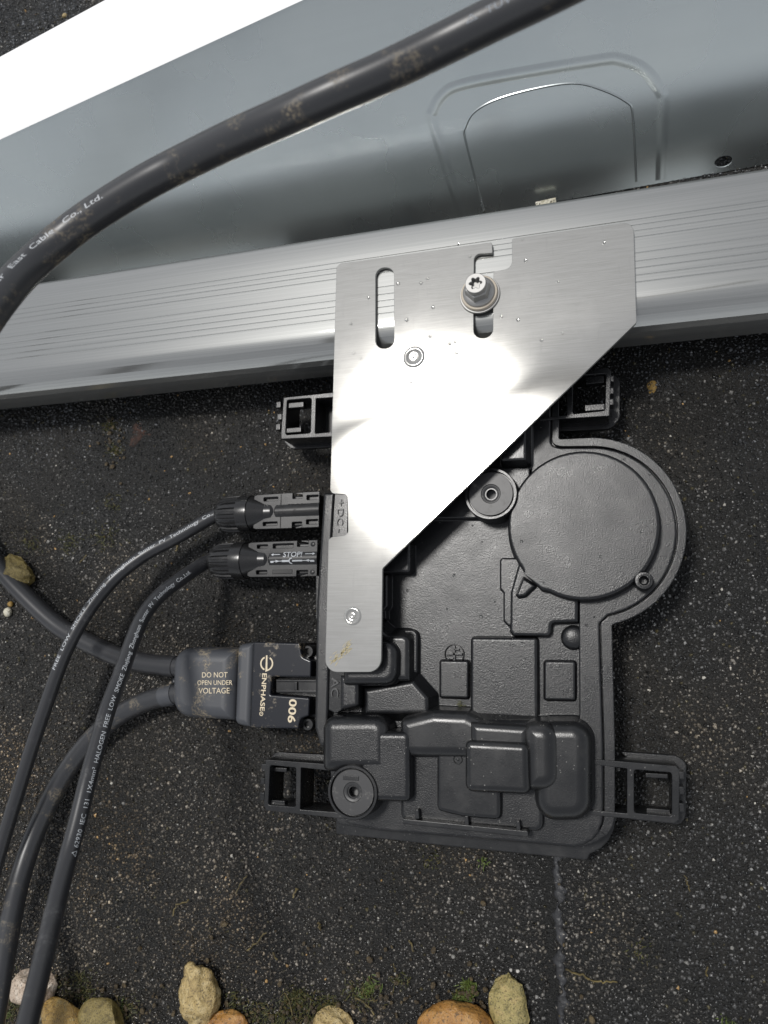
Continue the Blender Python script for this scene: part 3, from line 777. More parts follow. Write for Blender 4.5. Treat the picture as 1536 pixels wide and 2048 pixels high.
# mounting arms: deep frame over a wider foot plate
def arm(outer, win, rim, teeth, tabs, zt=ZM + .0008):
    z0 = .0155
    Wd = [(at(x, y, zt).x, at(x, y, zt).y, .0012) for x, y in win]
    oz = []
    for p in outer:
        q = at(p[0], p[1], zt); oz.append((q.x, q.y, .0004))
    a = obj('mounting_arm', plate_mesh('mounting_arm', rounded(oz, 3), [rounded(Wd, 5)], z0, zt, .0003), M_CASE2, inv, ang=30)
    rz = []
    for p in rim:
        q = at(p[0], p[1], z0 + .0035); rz.append((q.x, q.y, (p[2] if len(p) > 2 else 1) / 1000))
    hole = inset(Wd if area2(Wd) > 0 else Wd[::-1], 0.0004)
    hole = [(h[0], h[1], .001) for h in hole]
    obj('arm_foot', plate_mesh('arm_foot', rounded(rz, 5), [rounded(hole, 4)], z0, z0 + .0035, .0004), M_CASE, a, ang=30)
    for (x, y, sxp, syp) in teeth:
        P = at(x, y, zt - .004); k = mpp(P)
        obj('tooth', box_bm(P, sxp * k, syp * k, .007, .0002), M_CASE2, a)
    for (x, y, sxp, syp, dz) in tabs:
        P = at(x, y, zt - dz); k = mpp(P)
        obj('clip_tab', box_bm(P, sxp * k, syp * k, .004, .0003), M_CASE2, a)
# lower right
arm([(1157, 1516), (1258, 1524), (1352, 1532), (1359, 1540), (1358, 1640), (1350, 1647), (1254, 1637), (1150, 1627), (1152, 1617), (1254, 1627), (1254, 1537), (1159, 1526)],
    [(1268, 1539), (1344, 1545), (1344, 1633), (1268, 1626)],
    [(1238, 1503, .5), (1352, 1511, 5), (1373, 1524, 5), (1371, 1638, 5), (1358, 1649, 2), (1262, 1639, .5), (1262, 1522, .5)],
    [(1362, 1548, 9, 14), (1362, 1578, 9, 14), (1362, 1612, 9, 16)], [(1313, 1550, 42, 9, .006), (1316, 1621, 44, 9, .006)])
# lower left
arm([(531, 1519), (667, 1529), (690, 1533), (690, 1545), (602, 1535), (600, 1619), (667, 1624), (690, 1628), (690, 1638), (533, 1621), (528, 1612)],
    [(540, 1530), (592, 1535), (592, 1614), (536, 1610)],
    [(538, 1520, 2), (552, 1504, 4), (650, 1509, .5), (670, 1512, .5), (670, 1530, .5), (596, 1528, .5), (592, 1617, .5), (540, 1612, 1)],
    [(533, 1533, 10, 14), (531, 1560, 9, 12), (530, 1590, 9, 14)], [(558, 1538, 40, 8, .007), (556, 1604, 36, 9, .005)])
# upper left
arm([(567, 795), (664, 785), (690, 783), (690, 793), (632, 797), (630, 867), (690, 861), (690, 872), (563, 878), (562, 868)],
    [(574, 800), (623, 796), (621, 866), (571, 870)],
    [(568, 812, 1), (630, 805, 1), (664, 803, .5), (690, 803, .5), (690, 893, .5), (662, 894, .5), (582, 898, 5), (568, 884, 3)],
    [(562, 813, 9, 12), (564, 837, 9, 12), (561, 857, 9, 12)], [(594, 812, 34, 11, .004), (590, 862, 32, 10, .003)])
# upper right
arm([(1060, 760), (1140, 745), (1178, 741), (1215, 735), (1222, 742), (1219, 832), (1120, 838), (1080, 841), (1079, 835), (1134, 830), (1134, 765), (1060, 775)],
    [(1146, 752), (1212, 747), (1210, 821), (1145, 828)],
    [(1140, 770, 1), (1200, 755, 2), (1228, 748, 4), (1240, 762, 3), (1240, 836, 5), (1222, 858, 6), (1130, 863, 1), (1110, 862, 1), (1110, 850, 1), (1140, 845, 1)],
    [(1221, 762, 12, 12), (1221, 786, 12, 12), (1221, 808, 12, 12)], [(1190, 762, 36, 15, .004), (1190, 817, 38, 13, .001)])
dr = [(945, 1051), (964, 1084), (908, 1151), (815, 1181), (894, 1218), (916, 1201), (962, 1233), (1248, 919), (1300, 949), (1308, 968), (1282, 1064), (1043, 1083), (1201, 1113), (1087, 1165), (1349, 1089), (1343, 1142), (1173, 1250), (1189, 1235), (989, 1203)]
def dz(p):
    x, y = p
    if (x - 1169) ** 2 + (y - 1055) ** 2 < 140 ** 2: return ZC
    return ZM if x > 1160 else ZR
droplets('water_droplets', dr, dz, 3.0, inv)

# ================================================================== DC plug connectors
ZD = 0.0190
def dc_connector(cpx, cpy, xs, label, white):
    """xs = photo x of: nut back, nut front, cone start, cone end, body end"""
    c = at(cpx, cpy, ZD); k = mpp(c); yz = Vector((0, c.y, ZD))
    wx = [at(x, cpy - (x - cpx) * 0.036, ZD).x for x in xs]
    t = thing('plug_connector', Vector((c.x, c.y, ZD)), label, 'connector', 'round-nut plug connectors on the left of the inverter')
    r = 37.5 * k
    # fluted cable nut
    bm = bmesh.new(); n = 144; L0, L1 = wx[0], wx[1]; ln = L1 - L0
    prof = [(0.0, .50, 0), (0.02, .62, 0), (0.06, .74, 0), (.13, .85, .3), (.22, .92, 1), (.36, .97, 1), (.55, .985, 1), (.68, .99, 1), (.695, .995, .0), (.75, .995, 0), (.96, 1.0, 0), (1.0, .985, 0), (1.0, .90, 0), (1.04, .88, 0)]
    rings = []
    for u, f, fl in prof:
        vs = []
        for i in range(n):
            a = 2 * math.pi * i / n
            ph = (a * 18 / (2 * math.pi)) % 1.0
            s_ = 0.10 * fl if ph < 0.5 else 0.0
            vs.append(bm.verts.new(Vector((L0 + ln * u, yz.y + r * (f - s_) * math.cos(a), ZD + r * (f - s_) * math.sin(a)))))
        rings.append(vs)
    for a, b in zip(rings[:-1], rings[1:]):
        for i in range(n): bm.faces.new((a[i], a[(i + 1) % n], b[(i + 1) % n], b[i]))
    bm.faces.new(rings[0]); bm.faces.new(rings[-1])
    obj('cable_nut', bm, M_DC, t, ang=32)
    bl = wx[4] - wx[2]
    # cone behind the nut
    cl = wx[3] - wx[2]
    obj('cone', lathe_bm(Vector((wx[2], yz.y, ZD)), [(r * .93, -0.001), (r * .93, 0), (r * .91, .0005), (r * .60, cl * .55), (r * .57, cl * .78), (r * .36, cl), (r * .3, cl + .001)], 64, 'X'), M_DC, t, ang=10)
    # flat deck with windows, centre barrel and lower shell
    def bx(a, b): return wx[2] + bl * a, yz.y + r * b
    d = 1 if white else 0
    hl = [[(.20, .56), (.41, .56), (.41, .76), (.20, .76)], [(.20, -.76), (.41, -.76), (.41, -.56), (.20, -.56)]] if not white else \
         [[(.18, .58), (.33, .58), (.33, .78), (.18, .78)], [(.18, -.78), (.33, -.78), (.33, -.58), (.18, -.58)], [(.40, .56), (.68, .56), (.68, .80), (.40, .80)]]
    if not white: hl += [[(.82, .52), (.985, .52), (.985, .76), (.82, .76)], [(.82, -.76), (.985, -.76), (.985, -.52), (.82, -.52)]]
    nx = (.62, .76) if not white else (.73, .88)
    o_ = [(.06, .86), (.10, .92), (nx[0], .94), (nx[0], .62), (nx[1], .62), (nx[1], .94), (1, .94), (1, -.94), (nx[1], -.94), (nx[1], -.62), (nx[0], -.62), (nx[0], -.94), (.10, -.92), (.06, -.86)]
    mk = lambda P, q: [(*bx(a, b), q) for a, b in P]
    obj('deck', plate_mesh('deck', rounded(mk(o_, .0004), 3), [rounded(mk(h, .0005), 3) for h in hl], ZD + r * .30, ZD + r * .46, .00025), M_DC, t, ang=30)
    obj('shell', box_bm(Vector(((wx[2] + wx[4]) / 2, yz.y, ZD - r * .30)), bl * .98, r * 1.72, r * 1.0, .0015), M_DC, t)
    obj('barrel', lathe_bm(Vector((wx[2], yz.y, ZD)), [(r * .30, cl * .8), (r * .56, cl * .98), (r * .57, bl)], 40, 'X'), M_DC, t)
    if white:
        for s_ in (1, -1):
            obj('pin', lathe_bm(Vector((*bx(.94, .72 * s_), 0)), [(r * .13, ZD + r * .4), (r * .13, ZD + r * .465), (r * .11, ZD + r * .48), (.00001, ZD + r * .48)], 20), M_CASE2, t)
        obj('window_floor', box_bm(Vector((*bx(.54, -.68), ZD + r * .47)), bl * .27, r * .22, r * .02, .0003), M_DARKPRINT, t)
    else:
        obj('joint_line', box_bm(Vector((*bx(.455, 0), ZD + r * .40)), .0003, r * 1.80, r * .13, .00005), M_DARKPRINT, t)
    for s_ in (1, -1):
        bm = bmesh.new()
        P3 = [bx(nx[0] + .02, .93 * s_), bx(nx[1] - .005, .80 * s_), bx(nx[1] - .005, .93 * s_)]
        block_bm([(p[0], p[1], .0002) for p in P3], ZD + r * .2, ZD + r * .40, .0002, bm=bm)
        obj('latch_barb', bm, M_DC, t)
    # lettering round the barrel
    pts = [Vector((wx[2] + bl * f, yz.y, ZD)) for f in np.linspace(.3, 1.0, 30)]
    tb = Tube(pts, r * .57)
    for fr in range(len(tb.fr)): tb.fr[fr] = (Vector((1, 0, 0)), Vector((0, 0, 1)), Vector((0, 1, 0)))
    mt = M_PRINT if white else M_DARKPRINT
    s0 = tb.s[-1]
    A = (.40, .70) if white else (.42, .68)
    text_tube('lettering', 'STOP!', tb, s0 * .36, s0 * .72, r * .30, .40, mt, t, bold=.012 if white else 0)
    def arrow(f0, f1, v, hd):
        """thin arrow pressed round the barrel, head at f1"""
        bm = bmesh.new()
        def q(f, a): 
            p, _ = tb.at(s0 * f); ang = v + a; rr_ = r * .575 + .00003
            return bm.verts.new(p + Vector((0, math.sin(ang) * rr_, math.cos(ang) * rr_)))
        m_ = f1 - .05 * (1 if f1 > f0 else -1)
        bm.faces.new([q(f0, .035), q(m_, .035), q(m_, -.035), q(f0, -.035)])
        bm.faces.new([q(m_, .13), q(f1, 0), q(m_, -.13)])
        obj('arrow_mark', bm, mt, t, sm=False)
    arrow(.30, .12, .40, 1); arrow(.78, .97, .40, 1)
    # plug symbol under the word
    bm = bmesh.new(); v = -.22
    def q2(f, a):
        p, _ = tb.at(s0 * f); rr_ = r * .575 + .00003
        return bm.verts.new(p + Vector((0, math.sin(v + a) * rr_, math.cos(v + a) * rr_)))
    def quad(f0, f1, a0, a1): bm.faces.new([q2(f0, a0), q2(f1, a0), q2(f1, a1), q2(f0, a1)])
    quad(.34, .48, -.09, .09); quad(.54, .73, -.07, .07); quad(.12, .34, -.03, .03); quad(.73, .95, -.03, .03)
    quad(.12, .18, -.14, -.02); quad(.88, .96, -.13, -.02)
    for j in range(8):
        a0, a1 = R(90 + 180 * j / 8), R(90 + 180 * (j + 1) / 8)
        bm.faces.new([q2(.535 + .065 * math.cos(a) * w_, .30 * math.sin(a) * w_) for a, w_ in ((a0, 1), (a1, 1), (a1, .68), (a0, .68))])
    for f0, f1 in ((.22, .30), (.86, .78)):
        bm.faces.new([q2(f0, .12), q2(f1, 0), q2(f0, -.12)])
    obj('symbol', bm, mt, t, sm=False)
    return t, Vector((wx[0], yz.y, ZD)), r
_, E1, _ = dc_connector(538, 1026, (438, 506, 507, 560, 645), 'black plug connector with dark unpainted STOP lettering, upper of the two', False)
_, E2, _ = dc_connector(530, 1120.5, (424, 494, 495, 548, 641), 'black plug connector with white STOP arrows printed on it, below its twin', True)

# ================================================================== AC trunk connector
ac = thing('trunk_connector', at(480, 1368, 0.0), 'dirty black trunk cable connector with beige warning text plugged into the inverter', 'connector')
ZA = 0.0285
head = [(506, 1283, 1), (600, 1285.5, .6), (602, 1299, 2), (605, 1313, 2), (623, 1321, 1.4), (622, 1355, .8), (544, 1354, .6), (541, 1389, .6), (620, 1395, 1.4), (618, 1432, .8), (602, 1438, 2), (599, 1448, 2), (597, 1459, .6), (500, 1456, 1)]
pad('head', head, 0.004, 0.0272, M_HEAD, ac, r=.6, bevel=.9, draft=.2, foot=0, zt=.0272)
pad('head_core', [(530, 1300, 1), (645, 1300, 1), (640, 1450, 1), (530, 1446, 1)], 0.006, .0175, M_DC, ac, bevel=.8, zt=.0175)
for yy in (1303, 1449):
    P = at(615, yy, .022); k = mpp(P); P.z = 0
    obj('lug', lathe_bm(P, [(13 * k, .008), (12.5 * k, .0215), (11 * k, .022), (7 * k, .022), (6.5 * k, .020), (.01 * k, .020)], 24), M_DC, ac)
pad('latch', [(551, 1358, .4), (634, 1361, .4), (634, 1386, .4), (551, 1384, .4)], .010, .0232, M_DC, ac, bevel=.5, draft=.1, zt=.0232)
for (x0, x1, y0, y1) in ((552, 632, 1359, 1363), (552, 632, 1380, 1385), (588, 594, 1363, 1380)):
    pad('latch_rib', [(x0, y0, .2), (x1, y0 + 1, .2), (x1, y1 + 1, .2), (x0, y1, .2)], .022, .0246, M_DC, ac, bevel=.25, draft=0, zt=.0246)
pad('collar', [(476, 1288, 4), (512, 1283, 1), (505, 1456, 1), (470, 1449, 4)], 0.004, .0268, M_BOOT, ac, bevel=3.4, draft=.3, foot=0, zt=.0245)
pad('boot', [(350, 1293, 10), (480, 1297, 2), (475, 1442, 2), (347, 1434, 12)], 0.003, ZA, M_BOOT, ac, bevel=7.0, draft=.4, foot=0, seg=10, zt=.023)
P = at(353, 1361, .020); k = mpp(P)
obj('mould_dimple', lathe_bm(Vector((P.x, P.y, 0)), [(5 * k, .018), (4.6 * k, .0232), (3.6 * k, .0236), (2.5 * k, .0226), (.01 * k, .0224)], 20), M_BOOT, ac)
for s_, x0, x1, y, ch in (('DO NOT', 404, 455, 1355, 10.4), ('OPEN UNDER', 394.5, 464.5, 1370, 9.2), ('VOLTAGE', 397, 459, 1387, 11)):
    z = ZA + .0001
    text_flat('lettering', s_, at(x0, y, z), at(x1, y - .3, z), ch * mpp(at(430, 1370, z)), M_GOLD, ac, bold=.0)
z = .0272 + .0001
text_flat('lettering', 'ENPHASE', at(525, 1346.5, z), at(520, 1421.5, z), 9.6 * mpp(at(523, 1380, z)), M_GOLD, ac, bold=.018)
P = at(522.5, 1427.5, z); k = mpp(P)
def ring_mark(name, P, r0, r1, a0, a1, mat, par, n=28):
    bm = bmesh.new(); prev = None
    for i in range(n + 1):
        a = R(a0 + (a1 - a0) * i / n)
        vs = [bm.verts.new(P + Vector((math.cos(a) * r, math.sin(a) * r, 0))) for r in (r0, r1)]
        if prev: bm.faces.new((prev[0], prev[1], vs[1], vs[0]))
        prev = vs
    return obj(name, bm, mat, par, sm=False)
ring_mark('registered_mark', P, 2.9 * k, 4.2 * k, 0, 360, M_GOLD, ac)
text_flat('registered_mark', 'R', P + Vector((-1.6 * k, 1.2 * k, 0)), P + Vector((-1.6 * k, -1.4 * k, 0)), 3.4 * k, M_GOLD, ac)
P = at(533.3, 1327, z); k = mpp(P)
ring_mark('emblem', P, 11.2 * k, 14.2 * k, -58, 60, M_GOLD, ac)
ring_mark('emblem', P, 11.2 * k, 14.2 * k, 112, 250, M_GOLD, ac)
bm = bmesh.new()
bm.faces.new([bm.verts.new(P + Vector((a * k, b * k, 0))) for a, b in ((-2.0, 16), (1.2, 16), (2.0, -14.5), (-2.2, -16.5))])
bm.faces.new([bm.verts.new(P + Vector((a * k, b * k, .00002))) for a, b in ((-1.8, -13.2), (6.2, -10.2), (7.6, -12.4), (-1.8, -16.4))])
obj('emblem', bm, M_GOLD, ac, sm=False)
text_flat('lettering', '006', at(579, 1397.5, z), at(575.5, 1445, z), 16 * mpp(at(580, 1420, z)), M_GOLD, ac, bold=.02)

# ================================================================== cables
def cable(name, pts, r, mat, label, n=28, it=3):
    t = Tube(spline(pts, it=it), r)
    o = obj(name, t.bm(n), mat, base=t.p[0], ang=60)
    tag(o, label, 'cable')
    return o, t
DIA_DC = 27.0 * mpp(at(420, 1041, ZD)); DIA_AC = 38.5 * mpp(at(250, 1316, .010))
# upper DC cable: runs to the left a little above the felt
pw = [(351, 1077, .020), (293, 1107, .022), (234, 1152, .027), (190, 1203, .030), (158, 1252, .033), (126, 1316, .034), (97, 1397, .033), (67, 1485, .032), (35, 1588, .031), (9, 1672, .031), (-22, 1780, .032), (-50, 1880, .032)]
P1 = [E1 + Vector((.004, 0, 0)), E1 + Vector((-.003, -.0003, .0002))] + [at(x, y, z) for x, y, z in pw]
c1, t1 = cable('dc_cable', P1[::-1], DIA_DC / 2, M_CABLE, 'thin black cable from the upper plug curving to the left edge, print along its top')
def dpt(x, y, wpx): return at_depth(x, y, DIA_DC * FPX / wpx)
P2 = [E2 + Vector((.004, 0, 0)), E2 + Vector((-.003, 0, .0003))] + [dpt(*q) for q in ((366, 1155, 28.4), (322, 1188, 29.2), (287, 1231, 30), (262, 1290, 31), (240, 1353, 32), (217, 1413, 33), (196, 1486, 34), (176, 1558, 35), (155, 1646, 36), (134, 1722, 37), (108, 1826, 39), (82, 1936, 41.5), (55, 2045, 44), (35, 2130, 46), (20, 2190, 48))]
c2, t2 = cable('dc_cable', P2[::-1], DIA_DC / 2, M_CABLE, 'thin black cable from the lower plug rising towards the viewer, nearest of the thin cables')
Pa = [at(x, y, z) for x, y, z in ((-90, 960, .010), (-50, 1050, .009), (-5, 1130, .0085), (58, 1199, .008), (117, 1253, .008), (176, 1286, .009), (235, 1313, .011), (293, 1327, .014), (349, 1333, .0165), (372, 1334, .017))]
c3, t3 = cable('trunk_cable', Pa, DIA_AC / 2, M_CABLE, 'thick black trunk cable entering the connector from the left edge, upper one')
Pb = [at(x, y, z) for x, y, z in ((372, 1386, .016), (349, 1388, .0155), (293, 1402, .013), (234, 1433, .010), (176, 1485, .009), (126, 1552, .009), (88, 1626, .011), (61, 1690, .015), (38, 1765, .022), (20, 1850, .032), (3, 1945, .043), (-14, 2050, .052), (-30, 2150, .058))]
c4, t4 = cable('trunk_cable', Pb, DIA_AC / 2, M_CABLE_D, 'thick scuffed trunk cable leaving the connector down to the lower left corner')
for (x0, y0, x1, y1, tb_, par) in ((330, 1331, 352, 1333, t3, c3), (326, 1394, 350, 1388, t4, c4)):
    s0, s1 = sorted((tb_.near(x0, y0), tb_.near(x1, y1)))
    pts = [tb_.at(s0 + (s1 - s0) * i / 8)[0] for i in range(9)]
    bm = bmesh.new(); T_ = Tube(pts, DIA_AC / 2 * 1.06); T_.bm(28, bm=bm); obj('sleeve', bm, M_BOOT if par is c4 else M_CABLE, par)
# cable crossing in front of everything at the top
def fpt(x, y, wpx): return at_depth(x, y, DIA_AC * FPX / wpx)
Pf = [fpt(*q) for q in ((-120, 790, 74), (-62, 690, 71), (-22, 628, 69), (15, 580, 67.5), (52, 540, 66), (95, 500, 65), (160, 448, 65), (231, 401, 66), (300, 360, 67), (372, 323, 68), (465, 278, 71), (567, 234, 74), (665, 190, 76), (767, 146, 77), (883, 90, 78), (983, 40, 80), (1090, -12, 83), (1180, -58, 86), (1280, -112, 90))]
d0 = Pf[0] - Pf[1]; d1 = (Pf[-1] - Pf[-2])
q1 = Pf[0] + Vector((-.045, -.012, -.012)); q2_ = Pf[0] + Vector((-.14, -.015, -.05)); q3 = Pf[0] + Vector((-.27, .01, 0)); q3.z = .03; q4 = Pf[0] + Vector((-.42, .03, 0)); q4.z = DIA_AC / 2
Pf = [q4, q3, q2_, q1] + Pf + [Pf[-1] + d1 * 2.5, Pf[-1] + d1 * 7 + Vector((0, .04, -.04))]
c5, t5 = cable('overhead_cable', Pf, DIA_AC / 2, M_CABLE_D, 'thick muddy cable looping across the top in front of the steel sheet', n=36)
hh = DIA_DC * .27
text_tube('lettering', 'FREE  LOW  SMOKE  Zhejiang  Zhonghuan  Sunter  PV  Technology  Co.,', t1, t1.near(115, 1335), t1.near(435, 1040), hh, .75, M_PRINT, c1, phi1=.55)
text_tube('lettering', '\u25b3 62930  IEC  131  1X4mm\u00b2  HALOGEN  FREE  LOW  SMOKE  Zhejiang  Zhonghuan  Sunter  PV  Technology  Co.,Ltd.', t2, t2.near(152, 1722), t2.near(370, 1148), hh, -.55, M_PRINT, c2, phi1=.12)
hf = DIA_AC * .17
text_tube('lettering', '10mm\u00b2 & Far  East  Cable   Co., Ltd.', t5, t5.near(-60, 690), t5.near(222, 402), hf, .82, M_PRINT, c5, phi1=.66)
text_tube('lettering', '\u25b3  TUV', t5, t5.near(943, 62), t5.near(1038, 14), hf * 1.0, .50, M_FAINT, c5)

# ================================================================== stones
from mathutils import noise as mn
def stone_mat(name, a, b, c, sc=140, rough=.32):
    m = NT(name)
    n1 = m.noise(sc, 6, .68, dist=.6); n2 = m.noise(sc * 6, 4, .65)
    k = m.ramp(n1, [(.30, a), (.5, b), (.70, c)])
    m.col(m.mix(m.map(n2, 0, .85, .53, .66), k, (.035, .028, .018)))
    m.set(Roughness=rough); m.bump(n2, .7, .0014); return m.m
SM = {
    'cream': stone_mat('cream_flint', (.16, .11, .045), (.42, .31, .13), (.58, .47, .26), 170),
    'orange': stone_mat('orange_quartzite', (.16, .07, .02), (.34, .165, .04), (.42, .24, .08), 90, .34),
    'moss': stone_mat('lichen_flint', (.10, .09, .035), (.34, .28, .11), (.46, .34, .15), 190),
    'pink': stone_mat('pale_pink_flint', (.30, .22, .16), (.50, .40, .31), (.66, .59, .5), 160),
    'amber': stone_mat('amber_flint', (.12, .075, .02), (.34, .21, .05), (.34, .26, .11), 200),
    'olive': stone_mat('olive_flint', (.08, .06, .02), (.22, .17, .055), (.34, .27, .11), 220),
    'pale': stone_mat('pale_flint', (.40, .36, .24), (.60, .57, .46), (.72, .70, .62), 130),
    'soil': stone_mat('soil_grit', (.02, .014, .007), (.06, .042, .02), (.16, .12, .06), 300),
    'rust': stone_mat('rust_clump', (.012, .007, .005), (.032, .014, .009), (.09, .04, .026), 420, .4),
}
def stone(px, py, wpx, hpx, rot, mat, label, seed, lump=.10, hf=.6, name='pebble', cat='pebble', facets=0, sub=4):
    P = at(px, py, .004); k = mpp(P)
    b = bmesh.new(); bmesh.ops.create_icosphere(b, subdivisions=sub, radius=1)
    a, c = wpx * k / 2, hpx * k / 2; h = min(a, c) * hf
    rd = random.Random(seed)
    cuts = []
    for _ in range(facets):
        d = Vector((rd.gauss(0, 1), rd.gauss(0, 1), rd.gauss(0, .8))).normalized(); cuts.append((d, rd.uniform(.55, .85)))
    off = Vector((seed * 3.1, seed * 1.7, 0))
    for v in b.verts:
        p = v.co.copy()
        for d, l in cuts:
            e = p.dot(d) - l
            if e > 0: p -= d * e * .95
        p *= 1 + lump * mn.noise(v.co * 1.5 + off) + lump * .45 * mn.noise(v.co * 3.7 + off) + lump * .15 * mn.noise(v.co * 9 + off)
        v.co = Matrix.Rotation(R(rot), 3, 'Z') @ Vector((p.x * a, p.y * c, p.z * h)) + Vector((P.x, P.y, h * .72))
    o = obj(name, b, SM[mat], base=(P.x, P.y, 0), ang=30 if facets else 80)
    return tag(o, label, cat)
stone(401, 1988, 82, 112, 8, 'cream', 'cream knobbly pebble standing left of the middle at the bottom', 3, .34, .7)
stone(446, 2056, 112, 62, 18, 'orange', 'small orange pebble tucked under the cream knobbly pebble', 5, .16)
stone(666, 2056, 86, 86, 0, 'cream', 'round yellowish pebble cut by the bottom edge, between the moss tufts', 8, .2, facets=3)
stone(916, 2066, 160, 124, 0, 'orange', 'largest smooth orange pebble at the bottom edge', 12, .13, .6)
stone(1019, 2018, 78, 132, 10, 'moss', 'upright grey-green pebble with an orange flank beside the largest orange pebble', 15, .18, .6, facets=3)
stone(38, 1142, 80, 68, -25, 'olive', 'mottled yellow stone behind the thick cable at the left edge', 21, .22, .7, facets=5)
stone(72, 1978, 104, 92, 10, 'pink', 'pale pinkish flint behind the rising thin cable', 23, .10, .6, facets=5)
stone(130, 2040, 124, 96, -22, 'amber', 'broken amber flint with sharp edges in the lower left corner', 25, .06, .75, facets=9)
stone(212, 2046, 120, 104, -30, 'olive', 'broken olive-brown flint right of the amber flint', 31, .06, .65, facets=9)
stone(62, 2052, 70, 60, 0, 'pale', 'whitish flint chip under the cable in the lower left corner', 37, .06, .6, facets=7)
stone(6, 1965, 26, 60, 0, 'amber', 'narrow amber stone sliver at the left edge', 41, .1, .6, facets=4)
stone(1304, 773, 28, 40, -20, 'amber', 'small amber pebble on the wet felt right of the upper arm', 43, .22, .6, sub=3)
stone(1281, 853, 11, 10, 0, 'cream', 'tiny cream stone below the small amber pebble', 47, .1, .8, sub=2)
stone(124, 25, 11, 10, 0, 'cream', 'tiny cream stone on the roof beyond the steel sheet', 49, .1, .8, sub=2)
stone(272, 866, 58, 44, 30, 'rust', 'flat rust brown clump on the dark felt below the rail', 53, .6, .16, name='leaf_clump', cat='leaf clump')
stone(10, 1224, 18, 20, 0, 'pale', 'tiny pale stone at the left edge below the mottled stone', 57, .1, .8, sub=2)
stone(14, 1208, 13, 12, 0, 'amber', 'tiny amber stone at the left edge beside a pale one', 59, .1, .8, sub=2)
# pale scrap in the gap behind the rail
P = at(1092, 408, .010); k = mpp(P)
o = obj('plastic_scrap', box_bm(P, 40 * k, 16 * k, .0015, .0004, M=Matrix.Rotation(R(4), 4, 'Z') @ Matrix.Rotation(R(25), 4, 'X')), SM['pale'], base=P)
tag(o, 'pale flat scrap lying in the gap behind the rail', 'scrap')
stone(987, 424, 22, 16, 20, 'orange', 'crumpled orange leaf bit in the gap behind the rail', 61, .5, .8, name='leaf_scrap', cat='leaf scrap', sub=3)

# ================================================================== moss, twigs and litter
M_MOSS = NT('moss'); M_MOSS.col(M_MOSS.ramp(M_MOSS.noise(500, 3), [(.35, (.018, .020, .006)), (.5, (.055, .060, .012)), (.68, (.10, .065, .018))])); M_MOSS.set(Roughness=.6); M_MOSS = M_MOSS.m
M_GREEN = NT('green_moss').set(Base_Color=(.075, .105, .018, 1), Roughness=.55).m
M_TWIG = NT('wet_twig'); M_TWIG.col(M_TWIG.ramp(M_TWIG.noise(300, 3), [(.3, (.03, .022, .008)), (.7, (.17, .13, .045))])); M_TWIG.set(Roughness=.55); M_TWIG = M_TWIG.m
def tufts(name, spots, mat, label):
    bm = bmesh.new()
    for px, py, spread, n in spots:
        for _ in range(int(n * 2.2)):
            x, y = px + random.gauss(0, spread), py + random.gauss(0, spread * .8)
            P = at(x, y, .0012); l = random.uniform(.0008, .0034); a = random.uniform(0, 6.3); e = random.uniform(.1, 1.1)
            d = Vector((math.cos(a) * math.cos(e), math.sin(a) * math.cos(e), math.sin(e))); s = Vector((-math.sin(a), math.cos(a), 0)) * random.uniform(.00012, .0003)
            bm.faces.new([bm.verts.new(P - s), bm.verts.new(P + s), bm.verts.new(P + d * l * .6 + s * .9 + Vector((0, 0, .0002))), bm.verts.new(P + d * l), bm.verts.new(P + d * l * .6 - s * .9)])
    o = obj(name, bm, mat, base=at(spots[0][0], spots[0][1], 0), sm=False); tag(o, label, kind='stuff')
tufts('moss', [(600, 2020, 26, 170), (590, 1990, 12, 60), (520, 2030, 20, 90), (470, 2000, 14, 40), (720, 1985, 18, 70), (560, 2040, 14, 60), (655, 2010, 12, 60), (800, 1960, 10, 24), (1285, 1900, 14, 20), (1100, 1650, 8, 12),
    (110, 1990, 26, 90), (170, 1990, 16, 60), (30, 1990, 22, 90), (160, 1960, 14, 60), (250, 2020, 16, 60), (20, 2020, 20, 90), (930, 1985, 10, 40), (140, 1085, 14, 40), (60, 1090, 14, 30), (212, 1075, 16, 40), (225, 1005, 12, 24), (222, 850, 10, 60), (232, 900, 8, 50), (860, 1720, 10, 14), (1290, 735, 14, 40), (1262, 806, 10, 40), (1300, 805, 8, 20), (945, 432, 8, 20), (1290, 378, 6, 16), (920, 1420, 6, 0)], M_MOSS, 'brown and olive moss scraps on the felt')
tufts('green_moss', [(938, 1972, 9, 60), (932, 1990, 8, 50), (912, 1998, 4, 16), (745, 1972, 10, 24), (730, 1985, 8, 20), (1450, 2042, 8, 26), (968, 1722, 6, 10), (240, 2010, 8, 14), (915, 1413, 4, 0), (10, 2030, 8, 30)], M_GREEN, 'fresh green moss sprigs by the pebbles')
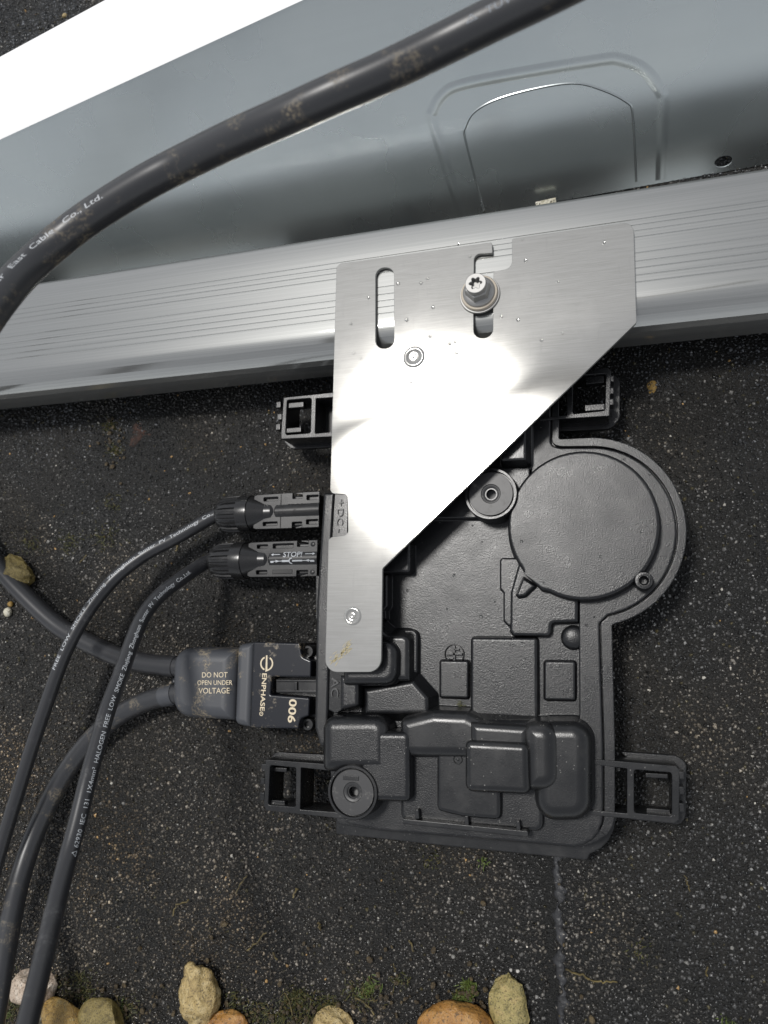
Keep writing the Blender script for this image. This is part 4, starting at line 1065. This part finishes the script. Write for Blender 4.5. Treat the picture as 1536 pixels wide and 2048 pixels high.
# moss crumb lying on the inverter
bm = bmesh.new()
for _ in range(40):
    P = at(920 + random.gauss(0, 4), 1408 + random.gauss(0, 3), .0315); a = random.uniform(0, 6.3); l = random.uniform(.0005, .0013)
    d = Vector((math.cos(a), math.sin(a), random.uniform(0, 1))) * l; s = Vector((-math.sin(a), math.cos(a), 0)) * .00015
    bm.faces.new([bm.verts.new(P - s), bm.verts.new(P + s), bm.verts.new(P + d)])
tag(obj('moss_crumb', bm, M_MOSS, base=at(920, 1408, .03), sm=False), 'tiny moss crumb caught on the inverter between raised blocks', kind='stuff')
bm = bmesh.new()
tw = [((470, 1785), (482, 1765), (494, 1750)), ((345, 1830), (355, 1810), (376, 1800)), ((495, 1900), (512, 1886), (532, 1868)), ((586, 1795), (590, 1785), (592, 1776)), ((818, 1880), (825, 1893), (826, 1905)), ((1372, 1750), (1376, 1770), (1384, 1784)),
      ((1130, 1942), (1160, 1948), (1180, 1960)), ((1180, 1958), (1205, 1966), (1232, 1962)), ((786, 1930), (789, 1940), (792, 1946)), ((636, 1845), (640, 1850), (640, 1858)), ((160, 1128), (166, 1117), (172, 1112)), ((545, 1905), (548, 1912), (552, 1918)), ((30, 1560), (40, 1572), (34, 1586)),
      ((1414, 1935), (1414, 1945), (1415, 1952)), ((350, 1083), (354, 1093), (352, 1103)), ((1330, 690), (1338, 700), (1334, 708)), ((710, 1995), (735, 2012), (748, 2030)), ((568, 1985), (580, 2005), (586, 2030)), ((232, 1990), (238, 2008), (236, 2030))]
for q in tw:
    pts = [p + Vector((random.gauss(0, .0004), random.gauss(0, .0004), random.gauss(0, .0002))) for p in spline([at(x, y, .0022 + .001 * random.random()) for x, y in q], 4, 0)]
    Tube(pts, random.uniform(.0002, .0005)).bm(7, bm=bm)
tag(obj('twig_litter', bm, M_TWIG, base=at(482, 1765, 0)), 'scraps of wet twig and straw on the felt', kind='stuff')

bm = bmesh.new()
for cx_, cy_, sx_, sy_, n_ in ((60, 2010, 60, 36, 90), (240, 2020, 40, 22, 50), (470, 2030, 60, 14, 40), (620, 2032, 50, 14, 40), (820, 2010, 60, 24, 40), (960, 1990, 30, 24, 30), (225, 880, 16, 30, 30), (1290, 800, 26, 30, 20), (760, 1940, 260, 60, 60)):
    for _ in range(n_):
        P = at(random.gauss(cx_, sx_), random.gauss(cy_, sy_), .002); r_ = random.choice((.0006, .0008, .0010, .0014)) * random.uniform(.7, 1.3)
        M4 = Matrix.Translation(P) @ Matrix.Rotation(random.uniform(0, 6), 4, 'Z') @ Matrix.Diagonal((r_ * random.uniform(.8, 1.5), r_, r_ * .7, 1))
        bmesh.ops.create_icosphere(bm, subdivisions=1, radius=1, matrix=M4)
tag(obj('grit', bm, SM['soil'], base=at(60, 2010, 0), sm=False), 'brown grit and soil crumbs between the pebbles', kind='stuff')
